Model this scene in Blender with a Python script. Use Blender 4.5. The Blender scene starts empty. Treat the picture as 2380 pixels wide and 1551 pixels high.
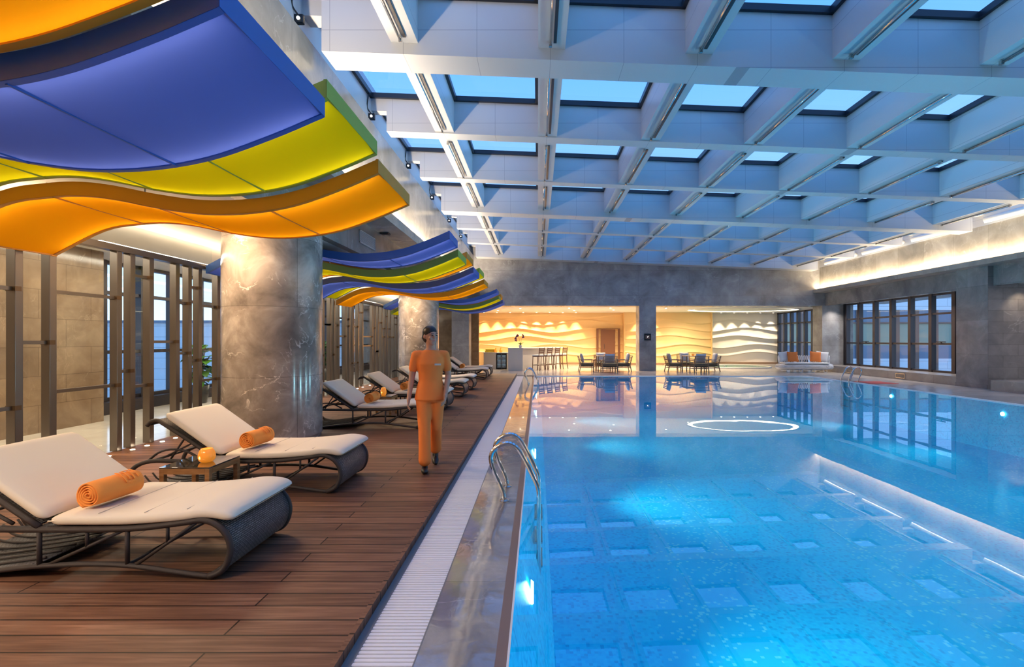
import bpy, math, random
from mathutils import Vector, Matrix, noise
random.seed(7)
SC = bpy.context.scene
COL = SC.collection
PI = math.pi
F = 1124.0            # focal length in pixels of the 2380 x 1551 frame
HCAM = 1.5
# ------------------------------------------------------------------ camera
cam = bpy.data.cameras.new('camera'); cam_o = bpy.data.objects.new('camera', cam); COL.objects.link(cam_o)
cam_o.location = (0, 0, HCAM); cam_o.rotation_euler = (PI/2, 0, 0)
cam.sensor_width = 36.0; cam.lens = F/2380*36.0
cam.shift_x = (1190-1250)/2380; cam.shift_y = (790-775.5)/2380
cam.clip_start = 0.05; cam.clip_end = 300
SC.camera = cam_o
# ------------------------------------------------------------------ world
W = bpy.data.worlds.new('world'); SC.world = W; W.use_nodes = True
nt = W.node_tree; nt.nodes.clear()
wo = nt.nodes.new('ShaderNodeOutputWorld'); bg = nt.nodes.new('ShaderNodeBackground')
tc = nt.nodes.new('ShaderNodeTexCoord'); sx = nt.nodes.new('ShaderNodeSeparateXYZ'); cr = nt.nodes.new('ShaderNodeValToRGB')
nt.links.new(tc.outputs['Generated'], sx.inputs[0]); nt.links.new(sx.outputs['Z'], cr.inputs[0])
cr.color_ramp.elements[0].position = 0.0; cr.color_ramp.elements[0].color = (0.60, 0.76, 0.98, 1)
cr.color_ramp.elements[1].position = 1.0; cr.color_ramp.elements[1].color = (0.10, 0.34, 0.90, 1)
e = cr.color_ramp.elements.new(0.25); e.color = (0.36, 0.62, 0.98, 1)
e = cr.color_ramp.elements.new(0.55); e.color = (0.13, 0.42, 0.93, 1)
nt.links.new(cr.outputs[0], bg.inputs[0])
mr = nt.nodes.new('ShaderNodeMapRange'); mr.inputs[1].default_value = 0.0; mr.inputs[2].default_value = 0.35; mr.inputs[3].default_value = 1.25; mr.inputs[4].default_value = 0.80
nt.links.new(sx.outputs['Z'], mr.inputs[0]); nt.links.new(mr.outputs[0], bg.inputs[1])
nt.links.new(bg.outputs[0], wo.inputs[0])
# ------------------------------------------------------------------ view / sampling
SC.view_settings.view_transform = 'Standard'; SC.view_settings.look = 'None'
SC.view_settings.gamma = 1.0; SC.view_settings.exposure = 1.08; SC.view_settings.use_curve_mapping = False
cy = SC.cycles
cy.use_denoising = True; cy.adaptive_threshold = 0.015; cy.max_bounces = 6; cy.diffuse_bounces = 3; cy.glossy_bounces = 3
cy.transmission_bounces = 4; cy.transparent_max_bounces = 16
cy.caustics_reflective = False; cy.caustics_refractive = False; cy.sample_clamp_indirect = 4.0
# ------------------------------------------------------------------ lights
WARM = (1.0, 0.74, 0.42); WARM2 = (1.0, 0.62, 0.28); CREAM = (1.0, 0.86, 0.66)
def area(name, loc, rot, sx_, sy_, power, color, spread=PI):
    l = bpy.data.lights.new(name, 'AREA'); l.shape = 'RECTANGLE'; l.size = sx_; l.size_y = sy_
    l.energy = power; l.color = color; l.spread = spread
    o = bpy.data.objects.new(name, l); COL.objects.link(o); o.location = loc; o.rotation_euler = rot; return o
def spot(name, loc, target, power, color, ang=60, blend=0.6, r=0.03):
    l = bpy.data.lights.new(name, 'SPOT'); l.energy = power; l.color = color
    l.spot_size = math.radians(ang); l.spot_blend = blend; l.shadow_soft_size = r
    o = bpy.data.objects.new(name, l); COL.objects.link(o); o.location = loc
    d = Vector(target)-Vector(loc); o.rotation_euler = d.to_track_quat('-Z', 'Y').to_euler(); return o
# cove strips hidden behind the two stone ledges (they wash the stone above and the lattice)
area('cove_light', (-2.90, 9.5, 3.91), (PI, math.radians(-14), 0), 0.10, 27.0, 420, (1.0, 0.82, 0.60))
area('cove_light', (13.26, 9.5, 3.91), (PI, math.radians(14), 0), 0.10, 27.0, 340, (1.0, 0.80, 0.52))
# light strip on the screen top rail, then area fills added to brighten the lounge
area('lounge_strip_and_fill', (-5.54, 9.5, 2.765), (PI, 0, 0), 0.06, 22.0, 75, (1.0, 0.72, 0.44))
area('lounge_strip_and_fill', (-3.6, 0.2, 3.05), (0, 0, 0), 2.2, 1.0, 70, (1.0, 0.76, 0.52))  # added fill near the camera, brightens the front loungers
area('lounge_strip_and_fill', (-4.3, 6.0, 3.07), (0, 0, 0), 1.2, 0.5, 40, (1.0, 0.70, 0.42))
area('lounge_strip_and_fill', (-4.3, 14.9, 3.07), (0, 0, 0), 1.2, 0.9, 45, (1.0, 0.70, 0.42))
area('lounge_strip_and_fill', (-7.0, 10.0, 3.06), (0, 0, 0), 0.5, 22.0, 240, CREAM)
# slot in the far recess ceiling and general recess light
# pool lamps in the walls, under water
for y_ in (-0.5, 3.5, 7.75, 12.0, 15.7):
    spot('pool_lamp_light', (0.05, y_, -0.36), (3.0, y_, 0.25), 360, (0.70, 0.92, 1.0), 100, 1.0, 0.07)
for y_ in (-1.0, 3.0, 7.2, 11.4, 15.0):
    spot('pool_lamp_light', (10.84, y_, -0.36), (7.8, y_, 0.25), 360, (0.65, 0.88, 1.0), 100, 1.0, 0.07)
for k_ in range(7): spot('soffit_beam', (13.92, 16.6+1.0*k_, 3.17), (14.1, 16.6+1.0*k_, 0), 60, (1.0, 0.93, 0.88), 110, 1.0)
area('soffit_light', (15.0, 8.0, 3.17), (0, 0, 0), 1.2, 10.0, 90, (0.95, 0.92, 1.0))  # area fill added to brighten the right alcove, wider than the soffit downlights

# ================================================================== helpers
class MB:
    def __init__(s): s.v = []; s.f = []; s.uv = {}
    def add(s, vs, fs):
        b = len(s.v); s.v += [tuple(p) for p in vs]; s.f += [tuple(b+i for i in f) for f in fs]; return b
    def box(s, x0, x1, y0, y1, z0, z1):
        s.add([(x0,y0,z0),(x1,y0,z0),(x1,y1,z0),(x0,y1,z0),(x0,y0,z1),(x1,y0,z1),(x1,y1,z1),(x0,y1,z1)],
              [(0,3,2,1),(4,5,6,7),(0,1,5,4),(1,2,6,5),(2,3,7,6),(3,0,4,7)]); return s
    def obox(s, c, half, M):
        hx, hy, hz = half; vs = []
        for dx, dy, dz in ((-1,-1,-1),(1,-1,-1),(1,1,-1),(-1,1,-1),(-1,-1,1),(1,-1,1),(1,1,1),(-1,1,1)):
            vs.append(Vector(c)+M@Vector((dx*hx,dy*hy,dz*hz)))
        s.add(vs, [(0,3,2,1),(4,5,6,7),(0,1,5,4),(1,2,6,5),(2,3,7,6),(3,0,4,7)]); return s
    def bar(s, p, q, w, h=None, up=(0,0,1)):
        p = Vector(p); q = Vector(q); h = h or w; d = (q-p); L = d.length; d.normalize()
        a = Vector(up).cross(d)
        if a.length < 1e-4: a = Vector((1,0,0)).cross(d)
        a.normalize(); b = d.cross(a)
        M = Matrix((d, a, b)).transposed(); s.obox((p+q)/2, (L/2, w/2, h/2), M); return s
    def prism(s, poly, z0, z1):
        n = len(poly); vs = [(x,y,z0) for x,y in poly]+[(x,y,z1) for x,y in poly]
        fs = [tuple(range(n))[::-1], tuple(range(n,2*n))]+[(i,(i+1)%n,n+(i+1)%n,n+i) for i in range(n)]
        s.add(vs, fs); return s
    def tube(s, pts, r, seg=8, closed=False, smooth=0):
        pts = [Vector(p) for p in pts]
        if smooth: pts = catmull(pts, smooth, closed)
        n = len(pts); rr = r if callable(r) else (lambda t: r)
        T = []
        for i in range(n):
            a = pts[(i-1)%n] if (closed or i > 0) else pts[i]; b = pts[(i+1)%n] if (closed or i < n-1) else pts[i]
            T.append((b-a).normalized())
        u = Vector((0,0,1)).cross(T[0])
        if u.length < 1e-3: u = Vector((0,1,0)).cross(T[0])
        u.normalize(); base = len(s.v)
        for i in range(n):
            u = (u - T[i]*u.dot(T[i])).normalized(); w = T[i].cross(u); R = rr(i/(n-1))
            for k in range(seg):
                a = 2*PI*k/seg; s.v.append(tuple(pts[i]+(u*math.cos(a)+w*math.sin(a))*R))
        m = n if closed else n-1
        for i in range(m):
            for k in range(seg):
                j = (i+1)%n
                s.f.append((base+i*seg+k, base+i*seg+(k+1)%seg, base+j*seg+(k+1)%seg, base+j*seg+k))
        if not closed:
            s.f.append(tuple(base+k for k in range(seg))[::-1]); s.f.append(tuple(base+(n-1)*seg+k for k in range(seg)))
        return s
    def lathe(s, prof, c=(0,0,0), seg=24, axis='z'):
        base = len(s.v); n = len(prof)
        for r, z in prof:
            for k in range(seg):
                a = 2*PI*k/seg; x, y = r*math.cos(a), r*math.sin(a)
                p = (x,y,z) if axis == 'z' else ((z,x,y) if axis == 'x' else (x,z,y))
                s.v.append((c[0]+p[0], c[1]+p[1], c[2]+p[2]))
        for i in range(n-1):
            for k in range(seg):
                s.f.append((base+i*seg+k, base+i*seg+(k+1)%seg, base+(i+1)*seg+(k+1)%seg, base+(i+1)*seg+k))
        s.f.append(tuple(base+k for k in range(seg))[::-1]); s.f.append(tuple(base+(n-1)*seg+k for k in range(seg)))
        return s
    def ball(s, c, r, seg=12, rings=8, M=None):
        r = (r,r,r) if not hasattr(r, '__len__') else r
        base = len(s.v)
        for i in range(rings+1):
            th = PI*i/rings; th = min(max(th, 0.02), PI-0.02)
            for k in range(seg):
                a = 2*PI*k/seg; p = Vector((r[0]*math.sin(th)*math.cos(a), r[1]*math.sin(th)*math.sin(a), r[2]*math.cos(th)))
                if M: p = M@p
                s.v.append((c[0]+p.x, c[1]+p.y, c[2]+p.z))
        for i in range(rings):
            for k in range(seg):
                s.f.append((base+i*seg+k, base+(i+1)*seg+k, base+(i+1)*seg+(k+1)%seg, base+i*seg+(k+1)%seg))
        s.f.append(tuple(base+k for k in range(seg))); s.f.append(tuple(base+rings*seg+k for k in range(seg))[::-1])
        return s
    def limb(s, chain, seg=12):           # chain of (point, radius): closed tapering capsules
        for (p, r), (q, t) in zip(chain[:-1], chain[1:]):
            s.tube([p, q], lambda u, r=r, t=t: r+(t-r)*u, seg)
        for p, r in chain: s.ball(p, r, seg, 8)
        return s
    def loft(s, rings, seg=20):            # rings: (cx,cy,cz,rx,ry[,power])
        base = len(s.v)
        for rg in rings:
            cx, cy_, cz, rx, ry = rg[:5]; pw = rg[5] if len(rg) > 5 else 1.0
            for k in range(seg):
                a = 2*PI*k/seg; ca, sa = math.cos(a), math.sin(a)
                s.v.append((cx+rx*math.copysign(abs(ca)**pw, ca), cy_+ry*math.copysign(abs(sa)**pw, sa), cz))
        n = len(rings)
        for i in range(n-1):
            for k in range(seg):
                s.f.append((base+i*seg+k, base+i*seg+(k+1)%seg, base+(i+1)*seg+(k+1)%seg, base+(i+1)*seg+k))
        s.f.append(tuple(base+k for k in range(seg))[::-1]); s.f.append(tuple(base+(n-1)*seg+k for k in range(seg)))
        return s
    def grid(s, rows, uv=None):
        base = len(s.v); n = len(rows); m = len(rows[0]); f0 = len(s.f)
        for r in rows: s.v += [tuple(p) for p in r]
        for i in range(n-1):
            for j in range(m-1):
                if uv:
                    s.uv[len(s.f)] = [uv[i][j], uv[i][j+1], uv[i+1][j+1], uv[i+1][j]]
                s.f.append((base+i*m+j, base+i*m+j+1, base+(i+1)*m+j+1, base+(i+1)*m+j))
        return s
    def shear(s, k):
        s.v = [(x,y,z+k*x) for x,y,z in s.v]; return s
    def off(s, o):
        s.v = [(x-o[0],y-o[1],z-o[2]) for x,y,z in s.v]; return s
    def build(s, name, mat, parent=None, smooth=False, bevel=0, loc=None):
        me = bpy.data.meshes.new(name); me.from_pydata(s.v, [], s.f); me.update()
        if s.uv:
            ul = me.uv_layers.new(name='UVMap')
            for fi, us in s.uv.items():
                for li, u in zip(me.polygons[fi].loop_indices, us): ul.data[li].uv = u
        o = bpy.data.objects.new(name, me); COL.objects.link(o)
        if mat:
            for m_ in (mat if isinstance(mat, list) else [mat]): me.materials.append(m_)
        if smooth:
            for p in me.polygons: p.use_smooth = True
        if parent: o.parent = parent
        if loc: o.location = loc
        if bevel:
            b = o.modifiers.new('bevel', 'BEVEL'); b.width = bevel; b.segments = 2; b.limit_method = 'ANGLE'; b.angle_limit = math.radians(50)
        return o
def catmull(pts, k, closed=False):
    out = []; n = len(pts); m = n if closed else n-1
    for i in range(m):
        p0 = pts[(i-1)%n] if (closed or i > 0) else pts[0]*2-pts[1]
        p1 = pts[i]; p2 = pts[(i+1)%n]
        p3 = pts[(i+2)%n] if (closed or i < n-2) else pts[n-1]*2-pts[n-2]
        for j in range(k):
            t = j/k
            out.append(0.5*((2*p1)+(-p0+p2)*t+(2*p0-5*p1+4*p2-p3)*t*t+(-p0+3*p1-3*p2+p3)*t**3))
    if not closed: out.append(pts[-1])
    return out
def smooth_by_angle(o, deg=40):
    me = o.data
    for p in me.polygons: p.use_smooth = True
    try: me.set_sharp_from_angle(angle=math.radians(deg))
    except Exception: pass
def tag(o, label=None, cat=None, group=None, kind=None):
    if label: o['label'] = label
    if cat: o['category'] = cat
    if group: o['group'] = group
    if kind: o['kind'] = kind
    return o
def thing(name, label, cat, loc=(0,0,0), rz=0, group=None):
    o = bpy.data.objects.new(name, None); COL.objects.link(o); o.empty_display_size = 0.1
    o.location = loc; o.rotation_euler = (0,0,rz); return tag(o, label, cat, group)
def struct(name, mb, mat, label=None, **kw):
    o = mb.build(name, mat, **kw); o['kind'] = 'structure'
    if label: o['label'] = label
    return o
def dup(o, parent=None):
    kids = list(o.children)
    c = o.copy(); COL.objects.link(c); c.parent = parent
    for ch in kids: dup(ch, c)
    return c
ORD = ['first','second','third','fourth','fifth','sixth','seventh','eighth','ninth','tenth','eleventh','twelfth','thirteenth','fourteenth','fifteenth','sixteenth']

# ================================================================== materials
def mat(name, color, rough=0.5, metal=0.0, emit=None, estr=0.0, spec=0.5, coat=0.0):
    m = bpy.data.materials.new(name); m.use_nodes = True; b = m.node_tree.nodes['Principled BSDF']
    b.inputs['Base Color'].default_value = (*color, 1); b.inputs['Roughness'].default_value = rough
    b.inputs['Metallic'].default_value = metal; b.inputs['Specular IOR Level'].default_value = spec
    b.inputs['Coat Weight'].default_value = coat
    if emit: b.inputs['Emission Color'].default_value = (*emit, 1); b.inputs['Emission Strength'].default_value = estr
    return m
class NT:
    def __init__(s, m): s.m = m; s.t = m.node_tree; s.b = s.t.nodes.get('Principled BSDF')
    def n(s, typ, **kw):
        o = s.t.nodes.new('ShaderNode'+typ)
        for k, v in kw.items():
            if k.startswith('i_'):
                key = k[2:]; key = int(key) if key.isdigit() else key.replace('_', ' ')
                o.inputs[key].default_value = v
            else: setattr(o, k, v)
        return o
    def l(s, a, b): s.t.links.new(a, b)
    def ramp(s, fac, stops):
        r = s.n('ValToRGB'); cr = r.color_ramp
        cr.elements[0].position = stops[0][0]; cr.elements[0].color = (*stops[0][1], 1)
        cr.elements[1].position = stops[-1][0]; cr.elements[1].color = (*stops[-1][1], 1)
        for p, c in stops[1:-1]: cr.elements.new(p).color = (*c, 1)
        s.l(fac, r.inputs[0]); return r.outputs[0]
    def mix(s, fac, a, b, mode='MIX'):
        x = s.n('Mix', data_type='RGBA', blend_type=mode)
        for sock, v in ((x.inputs[0], fac), (x.inputs[6], a), (x.inputs[7], b)):
            if hasattr(v, 'is_linked') or hasattr(v, 'links'): s.l(v, sock)
            else: sock.default_value = v if not isinstance(v, tuple) else (*v, 1)
        return x.outputs[2]
    def bump(s, h, strength, dist):
        b = s.n('Bump'); b.inputs['Strength'].default_value = strength; b.inputs['Distance'].default_value = dist
        s.l(h, b.inputs['Height']); s.l(b.outputs[0], s.b.inputs['Normal'])
def coords(N, mapping=None, rot=None, scale=None, axes=None):
    g = N.n('NewGeometry'); out = g.outputs['Position']
    if axes:                                   # remap world axes, for example 'yz' -> (y, z, x)
        sp = N.n('SeparateXYZ'); N.l(out, sp.inputs[0]); c = N.n('CombineXYZ')
        for k, a in enumerate(axes): N.l(sp.outputs['XYZ'.index(a.upper())], c.inputs[k])
        out = c.outputs[0]
    if rot or scale:
        mp = N.n('Mapping'); N.l(out, mp.inputs[0])
        if rot: mp.inputs['Rotation'].default_value = rot
        if scale: mp.inputs['Scale'].default_value = scale
        out = mp.outputs[0]
    return out
def stone(name, c_dark, c_mid, c_light, rough=0.25, tile=None, axes='xyz', vein=0.5, scale=0.9, coat=0.0, joint=0.004):
    m = mat(name, c_mid, rough, coat=coat); N = NT(m)
    p = coords(N)
    n1 = N.n('TexNoise', i_Scale=scale, i_Detail=9.0, i_Roughness=0.62, i_Distortion=0.5); N.l(p, n1.inputs['Vector'])
    base = N.ramp(n1.outputs[0], [(0.30, c_dark), (0.52, c_mid), (0.75, c_light)])
    pr = coords(N, rot=(0.5, 0.6, 0.7), scale=(0.55, 1.6, 1.0))
    n2 = N.n('TexNoise', i_Scale=scale*1.5, i_Detail=6.0, i_Roughness=0.55, i_Distortion=0.7); N.l(pr, n2.inputs['Vector'])
    v = N.ramp(n2.outputs[0], [(0.488, (0,0,0)), (0.5, (0.8,0.8,0.8)), (0.512, (0,0,0))])
    n3 = N.n('TexNoise', i_Scale=scale*1.1, i_Detail=2.0); N.l(p, n3.inputs['Vector'])
    msk = N.ramp(n3.outputs[0], [(0.48, (0,0,0)), (0.62, (vein,vein,vein))])
    vm = N.mix(1.0, v, msk, 'MULTIPLY')
    vf = N.n('RGBToBW'); N.l(vm, vf.inputs[0])
    lite = tuple(min(1, x*1.5+0.06) for x in c_light)
    col = N.mix(vf.outputs[0], base, lite)
    if tile:
        pt = coords(N, axes=axes)
        br = N.n('TexBrick', offset=0.5, i_Scale=1.0, i_Brick_Width=tile[0], i_Row_Height=tile[1], i_Mortar_Size=joint, i_Mortar_Smooth=0.1, i_Bias=0.0)
        br.inputs['Color1'].default_value = (0.88,0.88,0.88,1); br.inputs['Color2'].default_value = (1.08,1.08,1.08,1); br.inputs['Mortar'].default_value = (0.60,0.60,0.60,1)
        N.l(pt, br.inputs['Vector']); col = N.mix(1.0, col, br.outputs[0], 'MULTIPLY')
    N.l(col, N.b.inputs['Base Color']); return m
def glassy(name, tint=(0.9,0.95,0.97), ior=1.45, rough=0.0, refl=1.0):
    m = bpy.data.materials.new(name); m.use_nodes = True; t = m.node_tree; t.nodes.clear()
    o = t.nodes.new('ShaderNodeOutputMaterial'); mx = t.nodes.new('ShaderNodeMixShader'); tr = t.nodes.new('ShaderNodeBsdfTransparent')
    gl = t.nodes.new('ShaderNodeBsdfGlossy')
    # reflectance that works from both sides: F0 + (1-F0)(1-|cos|)^5
    ge = t.nodes.new('ShaderNodeNewGeometry'); dp = t.nodes.new('ShaderNodeVectorMath'); dp.operation = 'DOT_PRODUCT'
    t.links.new(ge.outputs['Incoming'], dp.inputs[0]); t.links.new(ge.outputs['Normal'], dp.inputs[1]); dp.name = 'facing_dot'
    def mth(op, a, b=None, clamp=False):
        n = t.nodes.new('ShaderNodeMath'); n.operation = op; n.use_clamp = clamp
        for k, v in enumerate((a, b)):
            if v is None: continue
            if isinstance(v, (int, float)): n.inputs[k].default_value = v
            else: t.links.new(v, n.inputs[k])
        return n.outputs[0]
    F0 = ((ior-1)/(ior+1))**2
    fres = mth('ADD', mth('MULTIPLY', mth('POWER', mth('SUBTRACT', 1.0, mth('ABSOLUTE', dp.outputs['Value']), True), 5.0), 1-F0), F0)
    tr.inputs[0].default_value = (*tint, 1); gl.inputs['Roughness'].default_value = rough; gl.inputs[0].default_value = (refl,refl,refl,1)
    t.links.new(fres, mx.inputs[0]); t.links.new(tr.outputs[0], mx.inputs[1]); t.links.new(gl.outputs[0], mx.inputs[2]); t.links.new(mx.outputs[0], o.inputs[0])
    return m
M = {}
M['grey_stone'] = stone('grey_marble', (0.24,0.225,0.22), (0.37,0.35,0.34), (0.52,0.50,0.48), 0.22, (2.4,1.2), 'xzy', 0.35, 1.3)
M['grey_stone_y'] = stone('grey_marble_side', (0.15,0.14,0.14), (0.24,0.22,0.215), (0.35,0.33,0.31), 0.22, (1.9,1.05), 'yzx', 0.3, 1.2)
M['glow_stone'] = stone('beige_marble', (0.24,0.21,0.175), (0.34,0.30,0.25), (0.46,0.41,0.35), 0.18, (1.2,3.0), 'yzx', 0.5, 1.2)
M['block_stone'] = stone('block_stone', (0.15,0.14,0.145), (0.23,0.21,0.21), (0.32,0.30,0.29), 0.35, (0.9,0.34), 'xzy', 0.5, 1.2, joint=0.006)
M['col_stone'] = stone('column_marble', (0.17,0.145,0.13), (0.34,0.30,0.27), (0.62,0.57,0.53), 0.13, (1.05,0.98), 'yzx', 1.0, 1.9)
M['tan_stone'] = stone('tan_stone', (0.19,0.125,0.075), (0.27,0.185,0.115), (0.36,0.26,0.165), 0.13, (0.9,0.46), 'yzx', 0.35, 1.6, joint=0.005)
M['floor_tile'] = stone('pale_floor_marble', (0.42,0.36,0.31), (0.52,0.46,0.40), (0.62,0.56,0.50), 0.18, (0.9,0.9), 'xyz', 0.25, 1.0, joint=0.004)
M['lounge_floor'] = stone('cream_floor_marble', (0.62,0.55,0.45), (0.74,0.67,0.57), (0.83,0.77,0.68), 0.12, (1.0,1.0), 'xyz', 0.2, 1.0, joint=0.003)
M['ledge_stone'] = stone('ledge_stone', (0.24,0.20,0.17), (0.34,0.29,0.25), (0.44,0.38,0.33), 0.3, (2.2,1.0), 'yzx', 0.5, 1.2)
M['coping'] = stone('wet_coping_marble', (0.20,0.175,0.16), (0.30,0.27,0.25), (0.43,0.40,0.37), 0.06, (1.5,1.1), 'yxz', 0.6, 1.3, coat=0.6, joint=0.003)
N = NT(M['coping'])   # a shallow film of water: gentle ripples
nz = N.n('TexNoise', i_Scale=5.0, i_Detail=2.0, i_Distortion=2.5); N.l(coords(N), nz.inputs['Vector']); N.bump(nz.outputs[0], 0.10, 0.02)
M['coping_edge'] = mat('coping_edge', (0.22,0.14,0.10), 0.35)
M['strip_grey'] = mat('gutter_concrete', (0.22,0.22,0.22), 0.7)
M['lattice'] = mat('lattice_panel', (0.54,0.54,0.55), 0.38)
N = NT(M['lattice'])
br = N.n('TexBrick', offset=0.0, i_Scale=1.0, i_Brick_Width=0.9825, i_Row_Height=0.5, i_Mortar_Size=0.0035, i_Mortar_Smooth=0.0)
br.inputs['Color1'].default_value = (0.54,0.54,0.55,1); br.inputs['Color2'].default_value = (0.54,0.54,0.55,1); br.inputs['Mortar'].default_value = (0.30,0.31,0.34,1)
mp = N.n('Mapping'); mp.inputs['Location'].default_value = (0.815, -0.14, 0); N.l(coords(N, axes='xzy'), mp.inputs[0]); N.l(mp.outputs[0], br.inputs['Vector']); N.l(br.outputs[0], N.b.inputs['Base Color'])
M['white_paint'] = mat('white_paint', (0.80,0.77,0.72), 0.6)
M['ceil_white'] = mat('ceiling_white', (0.82,0.78,0.72), 0.7)
M['black_frame'] = mat('black_frame', (0.012,0.016,0.026), 0.4)
M['mullion'] = mat('bronze_mullion', (0.045,0.038,0.042), 0.35, 0.3)
M['steel'] = mat('brushed_steel', (0.55,0.53,0.50), 0.16, 1.0)
M['chrome'] = mat('polished_steel', (0.72,0.71,0.70), 0.08, 1.0)
M['screen'] = mat('screen_bronze_metal', (0.21,0.185,0.165), 0.28, 0.85)
M['bracket'] = mat('dark_bronze', (0.12,0.075,0.04), 0.4, 0.6)
M['glass'] = glassy('clear_glass', (0.93,0.96,0.97), 1.35)
M['win_glass'] = glassy('window_glass', (0.86,0.92,0.96), 1.45)
M['sky_glass'] = glassy('skylight_glass', (0.66,0.79,1.0), 1.3)
M['cushion'] = mat('cream_canvas', (0.84,0.77,0.65), 0.75)
M['cushion_seam'] = mat('cushion_seam', (0.55,0.49,0.41), 0.8)
N = NT(M['cushion']); nz = N.n('TexNoise', i_Scale=3.0, i_Detail=3.0); N.l(coords(N), nz.inputs['Vector']); N.bump(nz.outputs[0], 0.25, 0.03)
M['orange'] = mat('orange_terry', (1.0,0.36,0.07), 0.9)
N = NT(M['orange']); nz = N.n('TexNoise', i_Scale=260.0, i_Detail=2.0); N.l(coords(N), nz.inputs['Vector']); N.bump(nz.outputs[0], 0.5, 0.004)
M['orange_fabric'] = mat('orange_fabric', (0.80,0.22,0.045), 0.85)
M['white_fabric'] = mat('white_fabric', (0.78,0.76,0.74), 0.85)
M['wicker_tube'] = mat('dark_wicker_wrap', (0.045,0.036,0.035), 0.5)
N = NT(M['wicker_tube']); wv = N.n('TexWave', wave_type='BANDS', bands_direction='DIAGONAL', i_Scale=120.0, i_Distortion=0.3); N.l(coords(N), wv.inputs['Vector']); N.bump(wv.outputs[0], 0.35, 0.003)
M['weave'] = mat('grey_wicker_weave', (0.09,0.09,0.10), 0.42)
N = NT(M['weave']); uv = N.n('UVMap')
br = N.n('TexBrick', offset=0.5, i_Scale=1.0, i_Brick_Width=0.030, i_Row_Height=0.012, i_Mortar_Size=0.0026, i_Mortar_Smooth=0.6)
br.inputs['Color1'].default_value = (0.13,0.125,0.13,1); br.inputs['Color2'].default_value = (0.21,0.205,0.215,1); br.inputs['Mortar'].default_value = (0.012,0.010,0.010,1)
N.l(uv.outputs[0], br.inputs['Vector']); N.l(br.outputs[0], N.b.inputs['Base Color'])
inv = N.n('Math', operation='SUBTRACT'); inv.inputs[0].default_value = 1.0; N.l(br.outputs['Fac'], inv.inputs[1]); N.bump(inv.outputs[0], 0.9, 0.004)
M['teak'] = mat('table_teak', (0.30,0.13,0.045), 0.4)
N = NT(M['teak']); nz = N.n('TexNoise', i_Scale=6.0, i_Detail=5.0); N.l(coords(N, scale=(1,1,6)), nz.inputs['Vector']); N.l(N.ramp(nz.outputs[0], [(0.3,(0.30,0.13,0.04)),(0.7,(0.52,0.27,0.11))]), N.b.inputs['Base Color'])
M['brown_wood'] = mat('brown_wood', (0.20,0.085,0.045), 0.4)
M['grey_wood'] = mat('weathered_wood', (0.30,0.185,0.11), 0.55)
M['olive'] = mat('olive_cushion', (0.14,0.14,0.09), 0.8)
M['grey_pillow'] = mat('pale_pillow', (0.55,0.55,0.58), 0.85)
M['white_wire'] = mat('white_wire', (0.85,0.85,0.87), 0.4)
M['candle'] = mat('orange_glass_lamp', (0.95,0.32,0.05), 0.12, emit=(1.0,0.30,0.02), estr=0.22)
M['flame'] = mat('flame', (1,0.8,0.2), 0.5, emit=(1.0,0.72,0.08), estr=3.0)
M['lamp_on'] = mat('lamp_lit', (1,1,1), 0.5, emit=(1.0,0.84,0.62), estr=9.0)
M['lamp_cool'] = mat('pool_lamp_lit', (1,1,1), 0.5, emit=(0.75,0.95,1.0), estr=5.0)
M['slot_glow'] = mat('slot_light', (1,1,1), 0.5, emit=(1.0,0.86,0.58), estr=3.0)
M['line_glow'] = mat('line_light', (1,1,1), 0.5, emit=(1.0,0.93,0.82), estr=1.6)
M['black'] = mat('black_plastic', (0.01,0.01,0.011), 0.4)
M['leaf'] = mat('green_leaf', (0.07,0.20,0.025), 0.35)
M['pot_dark'] = mat('dark_mosaic_pot', (0.035,0.035,0.03), 0.3)
M['purple'] = mat('purple_petal', (0.20,0.01,0.10), 0.5)
M['red_mat'] = mat('red_mat', (0.75,0.12,0.08), 0.8)
M['bar_stone'] = mat('bar_panel', (0.66,0.62,0.56), 0.35)
M['fridge_in'] = mat('fridge_inside', (0.3,0.36,0.40), 0.4, emit=(0.45,0.6,0.72), estr=0.12)
M['skin'] = mat('skin', (0.55,0.30,0.21), 0.5); M['hair'] = mat('black_hair', (0.012,0.009,0.009), 0.4)
M['uniform'] = mat('orange_uniform', (1.0,0.27,0.05), 0.75); M['lips'] = mat('lips', (0.55,0.18,0.15), 0.5)
M['eye'] = mat('dark_eye', (0.02,0.015,0.012), 0.2); M['silver_tag'] = mat('silver_tag', (0.8,0.8,0.82), 0.3, 0.4)
M['ext_white'] = mat('outside_white_panel', (0.88,0.88,0.88), 0.7)
N = NT(M['ext_white'])
br = N.n('TexBrick', offset=0.5, i_Scale=1.0, i_Brick_Width=2.4, i_Row_Height=0.55, i_Mortar_Size=0.012, i_Mortar_Smooth=0.0)
br.inputs['Color1'].default_value = (0.80,0.82,0.85,1); br.inputs['Color2'].default_value = (0.80,0.82,0.85,1); br.inputs['Mortar'].default_value = (0.45,0.48,0.52,1)
N.l(coords(N, axes='xzy'), br.inputs['Vector']); N.l(br.outputs[0], N.b.inputs['Base Color'])
M['ext_blind'] = mat('outside_blind', (0.36,0.40,0.30), 0.6); M['ext_brown'] = mat('outside_brown', (0.22,0.13,0.10), 0.6)
M['ext_glass'] = mat('outside_dark_glass', (0.12,0.20,0.30), 0.2); M['ext_ground'] = mat('outside_ground', (0.25,0.27,0.30), 0.9)
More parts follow.
